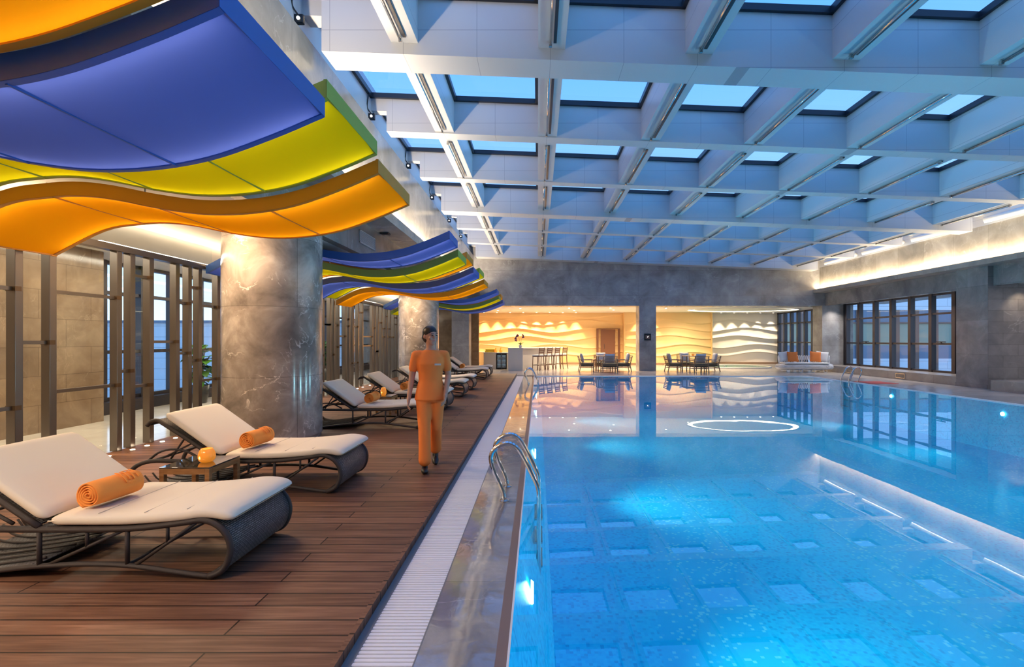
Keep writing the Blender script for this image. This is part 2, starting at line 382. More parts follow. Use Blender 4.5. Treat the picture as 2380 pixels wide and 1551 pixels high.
# decking
M['deck'] = mat('ipe_decking', (0.2,0.08,0.04), 0.50, spec=0.3); N = NT(M['deck'])
pd = coords(N); br = N.n('TexBrick', offset=0.37, i_Scale=1.0, i_Brick_Width=2.3, i_Row_Height=0.132, i_Mortar_Size=0.005, i_Mortar_Smooth=0.0, i_Bias=0.0)
br.inputs['Color1'].default_value = (0.72,0.70,0.70,1); br.inputs['Color2'].default_value = (1.2,1.2,1.2,1); br.inputs['Mortar'].default_value = (0.10,0.09,0.09,1)
mp = N.n('Mapping'); mp.inputs['Location'].default_value = (0.7, -0.011, 0); N.l(pd, mp.inputs[0]); N.l(mp.outputs[0], br.inputs['Vector'])
g1 = N.n('TexNoise', i_Scale=1.0, i_Detail=6.0, i_Roughness=0.6, i_Distortion=0.3); N.l(coords(N, scale=(2.0,42.0,1.0)), g1.inputs['Vector'])
g2 = N.n('TexNoise', i_Scale=1.2, i_Detail=3.0); N.l(pd, g2.inputs['Vector'])
c1 = N.ramp(g1.outputs[0], [(0.28,(0.125,0.058,0.034)),(0.52,(0.215,0.108,0.064)),(0.76,(0.34,0.19,0.12))])
c2 = N.mix(1.0, c1, N.ramp(g2.outputs[0], [(0.3,(0.75,0.73,0.72)),(0.7,(1.18,1.15,1.12))]), 'MULTIPLY')
c3 = N.mix(1.0, c2, br.outputs[0], 'MULTIPLY'); N.l(c3, N.b.inputs['Base Color'])
inv = N.n('Math', operation='SUBTRACT'); inv.inputs[0].default_value = 1.0; N.l(br.outputs['Fac'], inv.inputs[1])
sm = N.n('Math', operation='MULTIPLY_ADD'); sm.inputs[1].default_value = 0.15; N.l(g1.outputs[0], sm.inputs[0]); N.l(inv.outputs[0], sm.inputs[2]); N.bump(sm.outputs[0], 0.6, 0.006)
# pool mosaic
def mosaic(name, tile, deep, mid, lite, speck, bands=True, axes='xyz'):
    m = mat(name, mid, 0.25); N = NT(m); p = coords(N, axes=axes)
    sc = N.n('VectorMath', operation='SCALE'); sc.inputs['Scale'].default_value = 1/tile; N.l(p, sc.inputs[0])
    fl = N.n('VectorMath', operation='FLOOR'); N.l(sc.outputs[0], fl.inputs[0])
    wn = N.n('TexWhiteNoise', noise_dimensions='3D'); N.l(fl.outputs[0], wn.inputs['Vector'])
    c = N.ramp(wn.outputs[0], [(0.0, deep), (0.25, mid), (0.85, lite)])
    if bands:
        sp = N.n('SeparateXYZ'); N.l(p, sp.inputs[0])
        a = N.n('Math', operation='MULTIPLY'); a.inputs[1].default_value = 0.55; N.l(sp.outputs[1], a.inputs[0])
        b = N.n('Math', operation='SINE'); N.l(a.outputs[0], b.inputs[0])
        d = N.n('Math', operation='MULTIPLY_ADD'); d.inputs[1].default_value = 0.45; N.l(b.outputs[0], d.inputs[0]); N.l(sp.outputs[0], d.inputs[2])
        e_ = N.n('Math', operation='MULTIPLY_ADD'); e_.inputs[1].default_value = 2*PI/2.4; e_.inputs[2].default_value = 2.9; N.l(d.outputs[0], e_.inputs[0])
        s_ = N.n('Math', operation='SINE'); N.l(e_.outputs[0], s_.inputs[0])
        band = N.ramp(s_.outputs[0], [(0.25, (0,0,0)), (0.30, (1,1,1))])
        bw = N.n('RGBToBW'); N.l(band, bw.inputs[0])
        w2 = N.n('TexWhiteNoise', noise_dimensions='3D')
        s2 = N.n('VectorMath', operation='SCALE'); s2.inputs['Scale'].default_value = 1/(tile*1.0); N.l(p, s2.inputs[0])
        f2 = N.n('VectorMath', operation='FLOOR'); N.l(s2.outputs[0], f2.inputs[0]); N.l(f2.outputs[0], w2.inputs['Vector'])
        spk = N.ramp(w2.outputs[0], [(0.88, mid), (0.92, speck)])
        c = N.mix(bw.outputs[0], c, spk)
    N.l(c, N.b.inputs['Base Color']); return m
M['pool_tile'] = mosaic('blue_pool_mosaic', 0.03, (0.0,0.46,0.74), (0.0,0.64,0.90), (0.01,0.72,0.94), (0.22,0.86,0.95))
M['pool_wall'] = mosaic('blue_pool_wall_mosaic', 0.03, (0.0,0.44,0.72), (0.0,0.58,0.88), (0.01,0.68,0.94), (0.15,0.7,0.9), False)
M['green_tile'] = mosaic('green_mosaic', 0.05, (0.05,0.16,0.12), (0.10,0.26,0.20), (0.20,0.40,0.32), (0.3,0.5,0.4), False)
# water: fresnel mirror over clear water, faint ripples
m = glassy('pool_water', (0.58,0.95,1.0), 1.52); t = m.node_tree
nz = t.nodes.new('ShaderNodeTexNoise'); nz.inputs['Scale'].default_value = 1.6; nz.inputs['Detail'].default_value = 1.5
g = t.nodes.new('ShaderNodeNewGeometry'); bp = t.nodes.new('ShaderNodeBump'); bp.inputs['Strength'].default_value = 0.010; bp.inputs['Distance'].default_value = 0.05
t.links.new(g.outputs['Position'], nz.inputs['Vector']); t.links.new(nz.outputs[0], bp.inputs['Height'])
for nd in t.nodes:
    if nd.type == 'BSDF_GLOSSY': t.links.new(bp.outputs[0], nd.inputs['Normal'])
t.links.new(bp.outputs[0], t.nodes['facing_dot'].inputs[1])
M['water'] = m
# translucent canopy membranes
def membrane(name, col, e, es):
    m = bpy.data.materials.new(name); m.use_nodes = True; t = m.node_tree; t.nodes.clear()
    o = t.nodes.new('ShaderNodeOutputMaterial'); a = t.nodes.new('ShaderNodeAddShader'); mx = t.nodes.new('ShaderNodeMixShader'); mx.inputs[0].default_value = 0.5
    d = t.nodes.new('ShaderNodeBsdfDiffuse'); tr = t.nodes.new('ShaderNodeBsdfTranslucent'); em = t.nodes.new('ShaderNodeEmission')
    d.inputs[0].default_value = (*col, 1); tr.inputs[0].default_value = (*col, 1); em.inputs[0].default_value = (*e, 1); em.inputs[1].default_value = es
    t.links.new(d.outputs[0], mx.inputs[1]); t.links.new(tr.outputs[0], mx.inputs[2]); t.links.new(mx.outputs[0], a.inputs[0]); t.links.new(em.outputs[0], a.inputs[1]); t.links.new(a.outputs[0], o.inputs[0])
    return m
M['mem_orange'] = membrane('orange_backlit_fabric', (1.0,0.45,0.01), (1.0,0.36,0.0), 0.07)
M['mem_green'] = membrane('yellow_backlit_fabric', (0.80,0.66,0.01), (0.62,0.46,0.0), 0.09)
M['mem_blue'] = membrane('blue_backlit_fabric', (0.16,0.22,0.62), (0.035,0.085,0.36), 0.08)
M['band_orange'] = mat('orange_band', (0.62,0.24,0.02), 0.5); M['band_green'] = mat('green_band', (0.30,0.38,0.05), 0.5); M['band_blue'] = mat('blue_band', (0.03,0.11,0.42), 0.45)

# ================================================================== the setting
ZF = 0.02      # stone floor level;  deck 0.04; water 0
ZD = 0.04
fl = MB()
fl.box(11.15, 16.5, -4, 20.0, -0.3, ZF); fl.box(-0.90, 16.5, 20.0, 31, -0.3, ZF); fl.box(-3.0, -0.90, 20.85, 31, -0.3, ZF)
struct('floor', fl, M['floor_tile'])
fl2 = MB(); fl2.box(-9.2, -5.55, -4, 31, -0.3, ZF); fl2.box(-5.55, -3.0, 20.85, 31, -0.3, ZF)
struct('floor', fl2, M['lounge_floor'])
d = MB(); d.box(-5.55, -0.93, -4, 20.85, -0.02, ZD); struct('floor', d, M['deck'])
d = MB(); d.box(-0.93, -0.905, -4, 20.85, -0.05, ZD+0.008); struct('trim_1', d, M['deck'])
d = MB(); d.box(-0.905, -0.864, -4, 20.85, -0.3, -0.004); struct('trim_2', d, M['strip_grey'])
d = MB(); d.box(-0.572, -0.20, -4, 19.73, -0.3, 0.0); d.box(-0.572, -0.134, 19.73, 20.0, -0.3, 0.0); struct('trim_3', d, M['coping'])
d = MB(); d.box(-0.20, -0.145, -4, 19.73, -0.3, 0.001); struct('trim_4', d, M['coping_edge'])
d = MB(); d.box(-0.145, -0.134, -4, 19.73, -0.3, 0.003); d.box(-0.134, 11.15, 19.73, 20.0, -0.3, 0.012); d.box(11.0, 11.15, -4, 19.73, -0.3, 0.012)
# rounded far right corner of the pool edge
d.prism([(9.9,19.74)]+[(11.01-1.1+1.1*math.sin(a), 19.74-0.55+0.55*math.cos(a)) for a in [PI/2*i/8 for i in range(9)]]+[(11.01,19.74)], -0.3, 0.010)
struct('trim_5', d, M['white_paint'])
pb = MB(); pb.add([(0.14,-4,-1.15),(10.9,-4,-1.15),(10.9,19.6,-1.15),(0.14,19.6,-1.15)], [(0,1,2,3)])
pw = MB(); pw.add([(-0.134,-4,-0.01),(-0.134,19.73,-0.01),(0.14,19.6,-1.15),(0.14,-4,-1.15)], [(0,1,2,3)])
pw.add([(11.0,-4,-0.01),(11.0,19.73,-0.01),(10.9,19.6,-1.15),(10.9,-4,-1.15)], [(3,2,1,0)])
pw.add([(-0.134,19.73,-0.01),(11.0,19.73,-0.01),(10.9,19.6,-1.15),(0.14,19.6,-1.15)], [(0,1,2,3)])
pw.add([(-0.134,-4,-0.01),(11.0,-4,-0.01),(10.9,-4,-1.15),(0.14,-4,-1.15)], [(3,2,1,0)])
struct('pool_floor', pb, M['pool_tile']); struct('pool_wall', pw, M['pool_wall'])
wt = MB(); wt.add([(-0.134,-4,-0.004),(11.0,-4,-0.004),(11.0,19.73,-0.004),(-0.134,19.73,-0.004)], [(0,1,2,3)])
tag(wt.build('pool_water', M['water']), 'still blue water filling the long swimming pool', 'water', kind='stuff')

# left side of the hall: cove wall, ledge, lower stone, lounge ceiling, outer wall
w = MB(); w.box(-3.35, -3.05, -4, 23.02, 3.72, 5.50); struct('wall_left', w, M['glow_stone'])
w = MB(); w.box(-3.05, -2.75, -4, 23.02, 3.70, 3.76); w.box(-2.79, -2.75, -4, 23.02, 3.76, 3.88); struct('trim_6', w, M['glow_stone'])
w = MB(); w.box(-3.45, -3.30, -4, 23.02, 3.10, 3.72); struct('wall_left', w, M['glow_stone'])
w = MB(); w.box(-3.35, -3.20, -4, 23.3, 5.50, 6.4); struct('wall_left', w, M['lattice'])
c = MB(); c.box(-9.2, -3.45, -4, 31, 3.10, 3.25); struct('ceiling', c, M['ceil_white'])
w = MB(); w.box(-9.2, -7.9, -4, 8.80, ZF, 3.10); struct('wall_left', w, M['tan_stone'])
w = MB(); w.box(-9.2, -3.0, 24.6, 24.8, ZF, 3.10); struct('wall_back', w, M['tan_stone'])
w = MB(); w.box(-9.2, 16.5, -4.2, -4.0, -1.2, 6.5); struct('wall_front', w, M['ledge_stone'])
# far header, columns of the far colonnade
w = MB(); w.box(-3.35, 14.9, 23.02, 23.82, 3.118, 6.3); w.box(-9.2, -3.35, 23.02, 23.82, 3.0, 3.12); struct('wall_back', w, M['grey_stone'])
w = MB(); w.box(13.54, 14.95, 23.02, 23.82, ZF, 3.118); struct('wall_right', w, M['grey_stone'])
c = MB(); c.box(-3.45, 14.9, 23.82, 31, 3.118, 3.3); struct('ceiling', c, M['ceil_white'])
# right side: cove wall, ledge, header, soffit, window wall, pilaster, bench
w = MB(); w.box(13.41, 13.66, -4, 23.02, 3.76, 4.93); struct('wall_right', w, M['glow_stone'])
w = MB(); w.box(13.10, 13.66, -4, 23.02, 3.72, 3.78); w.box(13.10, 13.14, -4, 23.02, 3.78, 3.88); struct('trim_7', w, M['ledge_stone'])
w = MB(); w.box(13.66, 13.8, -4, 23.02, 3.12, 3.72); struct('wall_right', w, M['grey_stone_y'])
c = MB(); c.box(13.8, 16.5, -4, 23.02, 3.19, 3.3); struct('ceiling', c, M['ceil_white'])
w = MB(); w.box(13.5, 16.5, 14.5, 15.6, ZF, 3.72); struct('wall_right', w, M['block_stone'])
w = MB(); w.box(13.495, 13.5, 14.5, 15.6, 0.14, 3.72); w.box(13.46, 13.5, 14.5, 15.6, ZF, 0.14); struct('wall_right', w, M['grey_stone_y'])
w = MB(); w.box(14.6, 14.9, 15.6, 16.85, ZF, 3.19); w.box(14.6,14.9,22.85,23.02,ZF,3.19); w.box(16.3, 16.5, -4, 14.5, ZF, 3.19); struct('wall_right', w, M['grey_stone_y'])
w = MB(); w.box(13.5, 14.9, 15.6, 23.02, ZF, 0.31); struct('trim_8', w, M['ledge_stone'])
w = MB(); w.box(13.25, 16.3, -4, 14.15, ZF, 0.32); struct('trim_9', w, M['ledge_stone'])
w = MB(); w.box(13.41, 13.66, -4, 23.3, 4.93, 6.3); struct('wall_right', w, M['lattice'])

# glazed wall builder (X = const)
def glazed(n, X, y0, y1, z0, z1, ys, zs, mw=0.07, dirx=-1):
    f = MB()
    for y in ys: f.box(X-0.09, X+0.09, y-mw/2, y+mw/2, z0, z1)
    for z in zs: f.box(X-0.06, X+0.06, y0, y1, z-0.035, z+0.035)
    fr = f.build('window_%d' % n, M['mullion']); fr['kind'] = 'structure'
    g = MB(); g.add([(X,y0,z0),(X,y1,z0),(X,y1,z1),(X,y0,z1)], [(0,1,2,3)]); gp = g.build('pane', M['win_glass'], fr)
    return fr
ys_l = [8.83]+[9.62+0.93*k for k in range(0, 16)]
glazed(1, -8.7, 8.8, 24.6, ZF, 3.10, ys_l, [0.06, 0.30, 1.25, 2.45, 3.06], 0.11)
s = MB(); s.box(-8.72, -8.45, 8.8, 24.6, ZF, 0.26); struct('trim_10', s, M['mullion'])
win2 = glazed(2, 14.6, 16.85, 22.85, 0.31, 3.19, [16.9+1.0*k for k in range(0, 7)]+[22.8], [0.35, 1.35, 2.45, 3.15], 0.14)
for k in (0, 4):       # opening handles of the two hinged panes
    h = MB(); h.bar((14.5, 17.2+1.0*k, 1.42), (14.5, 17.6+1.0*k, 1.42), 0.03); h.bar((14.5,17.4+k,1.42),(14.55,17.4+k,1.36),0.03); h.build('handle', M['black'], win2)
glazed(3, 14.6, 23.82, 29.4, ZF, 3.118, [24.2+0.72*k for k in range(0, 8)], [0.06, 1.35, 2.45, 3.08], 0.13)

# ------------------------------------------------------------------ skylight lattice (built flat, then sheared to the roof slope)
SL = -0.039
XA, XB = -2.89, 12.99
zt = 6.02
deep = [(-1.53,-1.07), (6.46,6.92), (14.45,14.91), (22.44,23.0)]
light = [(1.26,1.54),(3.86,4.14),(9.24,9.52),(11.84,12.12),(17.23,17.51),(19.83,20.11)]
longx = [-1.78+1.965*k for k in range(8)]
lat = MB()
for y0, y1 in deep:
    lat.box(XA, XB, y0, y1, 5.247, zt); lat.box(-3.22, XA, y0+0.1, y1-0.1, 5.78, zt); lat.box(XB, 13.45, y0+0.1, y1-0.1, 5.78, zt)
for y0, y1 in light:
    lat.box(XA, XB, y0, y1, 5.375, zt); lat.box(-3.22, XA, y0+0.05, y1-0.05, 5.78, zt); lat.box(XB, 13.45, y0+0.05, y1-0.05, 5.78, zt)
allb = sorted(deep+light)
for X in longx:
    for (a0, a1), (b0, b1) in zip(allb[:-1], allb[1:]): lat.box(X-0.18, X+0.18, a1, b0, 5.40, zt)
struct('ceiling', lat.shear(SL), M['lattice'])
fr = MB(); t_ = 0.055
xs = [-3.2]+[x for X in longx for x in (X-0.18, X+0.18)]+[13.42]
for (a0, a1), (b0, b1) in zip(allb[:-1], allb[1:]):
    for i in range(0, len(xs), 2):
        x0, x1 = xs[i], xs[i+1]
        if x1-x0 < 0.3: continue
        fr.box(x0, x1, a1, a1+t_, zt-0.03, zt+0.06); fr.box(x0, x1, b0-t_, b0, zt-0.03, zt+0.06)
        fr.box(x0, x0+t_, a1, b0, zt-0.03, zt+0.06); fr.box(x1-t_, x1, a1, b0, zt-0.03, zt+0.06)
skf = struct('window_4', fr.shear(SL), M['black_frame'])
g = MB(); g.add([(-3.3,-4,zt+0.06),(13.6,-4,zt+0.06),(13.6,23.0,zt+0.06),(-3.3,23.0,zt+0.06)], [(0,1,2,3)]); g.shear(SL).build('pane', M['sky_glass'], skf)
# thin metal tube lights hung along each longitudinal beam, one per bay
bays = [(4.14,6.46),(6.92,9.24),(9.52,11.84),(12.12,14.45),(14.91,17.23),(17.51,19.83),(20.11,22.44)]
for bi, (y0, y1) in enumerate(bays):
    proto_t = None
    for k, X in enumerate(longx):
        z = 5.388+SL*X; L = y1-y0
        lab = 'slim metal tube light under %s lengthwise beam from left, %s bay from camera' % (ORD[k], ORD[bi])
        if proto_t is None:
            t = thing('tube_light', lab, 'ceiling light', (X, y0, z), 0, 'tube lights under the skylight beams')
            h = MB(); h.box(0.02, 0.06, 0.15, L-0.15, -0.012, 0.001); h.build('slot', M['mullion'], t)
            h = MB(); h.tube([(-0.02,0.12,-0.035),(-0.02,L-0.12,-0.035)], 0.017, 8); h.build('tube', M['chrome'], t, smooth=True)
            for yy in (0.14, L-0.14):
                h = MB(); h.box(-0.04, 0.0, yy-0.02, yy+0.02, -0.055, 0.0); h.build('end_bracket', M['steel'], t)
            proto_t = t
        else:
            t = dup(proto_t); t.location = (X, y0, z); t['label'] = lab
# small square spotlights with a cable in the left slot, one beside each crossbeam
proto = None
for i, (y0, y1) in enumerate([b for b in allb if 3 < b[0] < 22]):
    lab = 'small black square spotlight above left stone wall, %s crossbeam from camera' % ORD[i]
    if proto is None:
        t = thing('wall_spotlight', lab, 'spotlight', (-3.2, y0-0.06, 5.72), 0, 'small spotlights along the left skylight edge')
        b = MB(); b.box(0, 0.12, -0.06, 0.0, -0.06, 0.06); b.build('housing', M['black'], t, bevel=0.01)
        b = MB(); b.lathe([(0.0,-0.075),(0.02,-0.075),(0.025,-0.05)], (0.06,0,0), 16, 'y'); b.build('lens', M['line_glow'], t)
        b = MB(); b.tube([(0.03,-0.12,0.40),(0.02,-0.14,0.25),(0.0,-0.10,0.14),(0.05,-0.05,0.05)], 0.012, 6, smooth=5); b.build('cable', M['black'], t)
        proto = t
    else:
        t = dup(proto); t.location = (-3.2, y0-0.06, 5.72); t['label'] = lab
# rounded white light housings in the right-hand slot
proto = None
for i, (y0, y1) in enumerate(bays):
    lab = 'long rounded white light housing above right stone wall, %s bay from camera' % ORD[i]
    if proto is None:
        L = y1-y0-0.2
        t = thing('linear_light', lab, 'wall light', (13.28, y0+0.1, 5.06), 0, 'light housings along the right skylight edge')
        b = MB(); b.tube([(0,0,0),(0,L,0)], 0.085, 14); b.build('housing', M['white_paint'], t, smooth=True)
        b = MB(); b.box(-0.045, -0.02, 0.0, L, -0.10, -0.080); b.build('diffuser', M['line_glow'], t)
        b = MB(); b.tube([(0.03,0.3,0.07),(0.0,0.35,0.22),(0.05,0.42,0.42)], 0.016, 6, smooth=5); b.build('cable', M['black'], t)
        proto = t
    else:
        t = dup(proto); t.location = (13.28, y0+0.1, 5.06); t['label'] = lab

# ------------------------------------------------------------------ round stone columns
for (X, Y, R_, lab) in ((-3.935, 7.21, 0.665, 'large round marble column standing on the deck beside the second lounger'),
                        (-4.02, 16.35, 0.665, 'farther round marble column behind the walking person')):
    c = MB(); c.lathe([(R_-0.015,0.0),(R_-0.015,0.05),(R_,0.06),(R_,3.06)], (0,0,0), 64)
    o = c.build('marble_column', M['col_stone'], loc=(X, Y, ZD)); smooth_by_angle(o); tag(o, lab, 'column')
cb = MB(); cb.box(-4.1, -3.28, 23.02, 23.82, ZF, 3.118); tag(cb.build('stone_pillar', M['grey_stone']), 'square grey stone pillar left of the wavy cream wall', 'pillar')
cb = MB(); cb.box(4.83, 5.63, 23.02, 23.82, ZF, 3.118); tag(cb.build('stone_pillar', M['grey_stone']), 'square grey stone pillar between the two lounge chair groups, with framed plaque', 'pillar')
t = thing('wall_plaque', 'small dark framed square plaque on the central grey pillar', 'sign', (5.22, 23.02, 1.63))
b = MB(); b.box(-0.16,0.16,-0.03,0.0,-0.16,0.16); b.build('frame', M['black'], t)
b = MB(); b.box(-0.10,0.10,-0.034,-0.03,-0.09,0.09); b.build('picture', M['ext_brown'], t)
b = MB(); b.ball((0.0,-0.036,0.0), 0.018, 10, 8); b.bar((0.015,-0.036,0.015),(0.04,-0.036,0.045),0.008); b.build('emblem', M['line_glow'], t)

# ------------------------------------------------------------------ wavy relief walls in the recess
def wave_wall(name, x0, x1, Y, z0, z1, lines, amp, matl, seed=0, step=0.07, lip=0.09):
    nx = int((x1-x0)/step)+1; nz = 150; rows = []
    for j in range(nz+1):
        z = z0+(z1-z0)*j/nz; row = []
        for i in range(nx+1):
            x = x0+(x1-x0)*i/nx
            zs = sorted([zz+a*math.sin(2*PI*x/wl+ph) for zz, a, wl, ph in lines])
            d = 0.0; prev = z0-0.4
            for q in zs+[z1+0.6]:
                if z < q:
                    # band from prev (bottom) to q (top): juts out towards its bottom edge
                    t = (z-prev)/(q-prev); d = lip*max(0.0, 1-t*1.6)**2.2
                    if z-prev < 0.03 and prev > z0: d = lip*(z-prev)/0.03*0.9
                    break
                prev = q
            row.append((x, Y-d, z))
        rows.append(row)
    m_ = MB().grid(rows); o = m_.build(name, matl, smooth=True); o['kind'] = 'structure'
    b = MB().box(x0, x1, Y+0.01, Y+0.2, z0, z1).build('backing', matl, o)
    return o
M['wave'] = mat('warm_lit_relief_plaster', (0.92,0.62,0.29), 0.5); M['wave2'] = mat('white_lit_relief_plaster', (0.86,0.78,0.66), 0.5)  # same plaster twice
La = [(0.62,0.10,4.6,1.0),(1.08,0.12,4.4,0.2),(1.55,0.14,5.0,2.6),(2.02,0.13,4.6,3.4),(2.50,0.15,5.2,4.4),(2.88,0.10,5.0,1.2)]
Lb = [(0.62,0.12,4.2,0.5),(1.08,0.12,4.6,2.2),(1.62,0.11,4.4,3.1),(2.08,0.13,4.8,3.9),(2.55,0.14,4.6,4.3)]
wave_wall('wall_back', -4.1, 5.13, 29.0, ZF+0.12, 3.118, La, 1, M['wave'])
wave_wall('wall_back', 5.13, 10.25, 28.5, ZF+0.12, 3.118, Lb, 1, M['wave'])
wave_wall('wall_back', 10.25, 14.6, 29.4, ZF+0.12, 3.118, Lb, 1, M['wave2'])
w = MB(); w.box(5.08,5.13,28.4,29.1,ZF,3.118); w.box(10.2,10.25,28.36,29.6,ZF,3.118); w.box(-4.2,-4.1,23.82,29.1,ZF,3.118); struct('wall_back', w, M['wave'])
w = MB(); w.box(-4.1,5.13,28.85,29.2,ZF,0.14); w.box(5.13,10.25,28.35,28.7,ZF,0.14); w.box(10.25,14.6,29.25,29.6,ZF,0.14); struct('baseboard_back', w, M['grey_wood'])
# the door in the cream wall
dr = MB(); rows = []
for j in range(41):
    z = ZF+2.09*j/40; wv_ = 0.03*math.sin(z*9.0)
    rows.append([(3.78+wv_, 28.86, z), (4.60+0.03*math.sin(z*9.0+2.0), 28.86, z)])
dr.grid(rows); dr.box(3.76,4.62,28.865,28.9,ZF,2.11); do = struct('door_1', dr, M['brown_wood'])
for a, b in ((3.50,3.62),(4.78,4.90)):
    f_ = MB().box(a, b, 28.80, 28.9, ZF, 2.13); f_.build('door_frame', M['brown_wood'], do)
f_ = MB().box(3.50, 4.90, 28.80, 28.9, 2.13, 2.17); f_.build('door_frame', M['brown_wood'], do)
f_ = MB().tube([(3.95,28.80,0.95),(3.95,28.80,1.25)], 0.015, 6); f_.build('door_handle', M['steel'], do)
# recess downlights
proto = None
dl = [(-3.2+0.78*k, 28.62, 'wash') for k in range(8)]+[(5.9, 28.1,'wash'),(6.75,28.1,'wash')]+[(11.0+0.78*k, 29.0,'wash') for k in range(5)]+[(-0.9,24.9,'c'),(1.6,24.7,'c'),(3.7,24.6,'c'),(2.0,26.6,'c'),(4.1,26.2,'c'),(6.6,24.9,'c'),(8.6,25.2,'c'),(8.4,27.0,'c'),(-2.2,26.6,'c')]
for i, (x, y, kd) in enumerate(dl):
    lab = ('round recessed downlight grazing the wavy wall, %s from left' % ORD[i]) if kd == 'wash' else ('round downlight in the open recess ceiling, %s from the left' % ORD[i-15])
    if proto is None:
        t = thing('downlight', lab, 'downlight', (x, y, 3.118), 0, 'recess downlights')
        MB().lathe([(0.035,-0.004),(0.07,-0.006),(0.07,0.0)], (0,0,0), 20).build('trim_ring', M['white_paint'], t)
        MB().lathe([(0.001,-0.008),(0.045,-0.008),(0.045,0.0)], (0,0,0), 20).build('lens', M['lamp_on'], t)
        proto = t
    else:
        t = dup(proto); t.location = (x, y, 3.118); t['label'] = lab
    if kd == 'c': spot('downlight_beam', (x, y-0.1, 3.09), (x, y-0.2, 0), 260, (1.0,0.78,0.52), 150, 1.0)
    if kd == 'wash':
        spot('downlight_beam', (x, y, 3.09), (x, y+0.34, 0.9), 210 if x < 5 else (190 if x < 8 else 120), (1.0,0.66,0.32) if x < 10 else (1.0,0.82,0.58), 56, 0.9)
# oval light slot in the recess ceiling
t = thing('oval_cove_light', 'long oval light cove glowing in the recess ceiling near the window', 'ceiling light', (11.0, 26.0, 3.118))
def ring(mb, rx, ry, w_, z0, z1, n=48):
    a_ = []
    for i in range(n):
        a = 2*PI*i/n; c_, s_ = math.cos(a), math.sin(a)
        a_ += [(rx*c_, ry*s_, z0), ((rx-w_)*c_, (ry-w_)*s_, z0), (rx*c_, ry*s_, z1), ((rx-w_)*c_, (ry-w_)*s_, z1)]
    fs = []
    for i in range(n):
        j = (i+1)%n; A = 4*i; B = 4*j
        fs += [(A,B,B+1,A+1), (A+2,A+3,B+3,B+2), (A,A+2,B+2,B), (A+1,B+1,B+3,A+3)]
    mb.add(a_, fs); return mb
ring(MB(), 2.9, 1.7, 0.24, -0.012, 0.0).build('light_strip', M['slot_glow'], t)
ring(MB(), 3.0, 1.8, 0.1, -0.03, 0.0).build('rim', M['ceil_white'], t)
# soffit downlights above the right windows
proto = None
for i, y in enumerate([16.4+0.5*k for k in range(13)]+[10.6,12.0,13.4]):
    lab = 'tiny bright downlight in white soffit by right windows, %s from near end' % ORD[(i+3) % 16]
    if proto is None:
        proto = MB().lathe([(0.001,-0.01),(0.022,-0.01),(0.026,0.0)], (0,0,0), 12).build('soffit_light', M['lamp_on'], loc=(13.86, y, 3.19)); o = proto
    else: o = proto.copy(); COL.objects.link(o); o.location = (13.86, y, 3.19)
    tag(o, lab, 'downlight', 'soffit downlights')
spot('soffit_beam', (14.5, 13.9, 3.15), (14.4, 14.5, 2.3), 18, (1.0,0.8,0.55), 70, 0.8)

# ------------------------------------------------------------------ outside
e = MB(); e.box(15.6, 60, 34, 34.4, 3.59, 9); struct('facade', e, M['ext_white'])
e = MB(); e.box(15.6, 60, 34, 34.4, -4, 0.17); struct('facade', e, M['ext_white'])
e = MB(); e.box(15.6, 60, 34.05, 34.4, 2.72, 3.59); e.box(15.6,60,34.05,34.4,0.17,1.1); struct('facade', e, M['ext_glass'])
e = MB(); e.box(15.6, 60, 34.05, 34.4, 1.1, 2.68); struct('facade', e, M['ext_blind'])
e = MB()
for k in range(24): e.box(15.6+1.36*k, 15.85+1.36*k, 33.9, 34.1, -2.0, 3.59)
e.box(15.6,60,33.95,34.1,2.64,2.74); struct('facade', e, M['ext_brown'])
e = MB(); e.box(-60, -9.5, 25, 25.4, -3, 2.37); struct('facade', e, M['ext_white'])
e = MB(); e.box(-60, -9.5, 24.9, 25.5, 2.37, 2.50); struct('facade', e, M['ext_glass'])
e = MB(); e.box(-80, -9.2, -20, 90, -3.2, -3.0); e.box(16.6, 80, -20, 90, -3.2, -3.0); struct('ground', e, M['ext_ground'])

# ================================================================== drain grate
t = thing('drain_grate', 'long white slatted drain grate between deck and wet stone edge', 'drain grate', (-0.718, 8.0, 0))
g = MB(); y = 0.6
while y < 19.95:
    g.box(-0.140, 0.140, y-8.0, y-8.0+0.020, -0.03, 0.0); y += 0.0285
g.build('grate_bars', M['white_wire'], t)
g = MB(); g.box(-0.146,-0.140,-7.4,11.95,-0.04,0.001); g.box(0.140,0.146,-7.4,11.95,-0.04,0.001); g.box(-0.02,0.02,-7.4,11.95,-0.034,-0.022); g.build('grate_frame', M['strip_grey'], t)
MB().box(-0.146,0.146,-12,11.95,-0.3,-0.06).build('gutter', M['black'], t)

M['strip_light'] = mat('canopy_strip_light', (1,1,1), 0.5, emit=(1.0,0.90,0.78), estr=6.0)
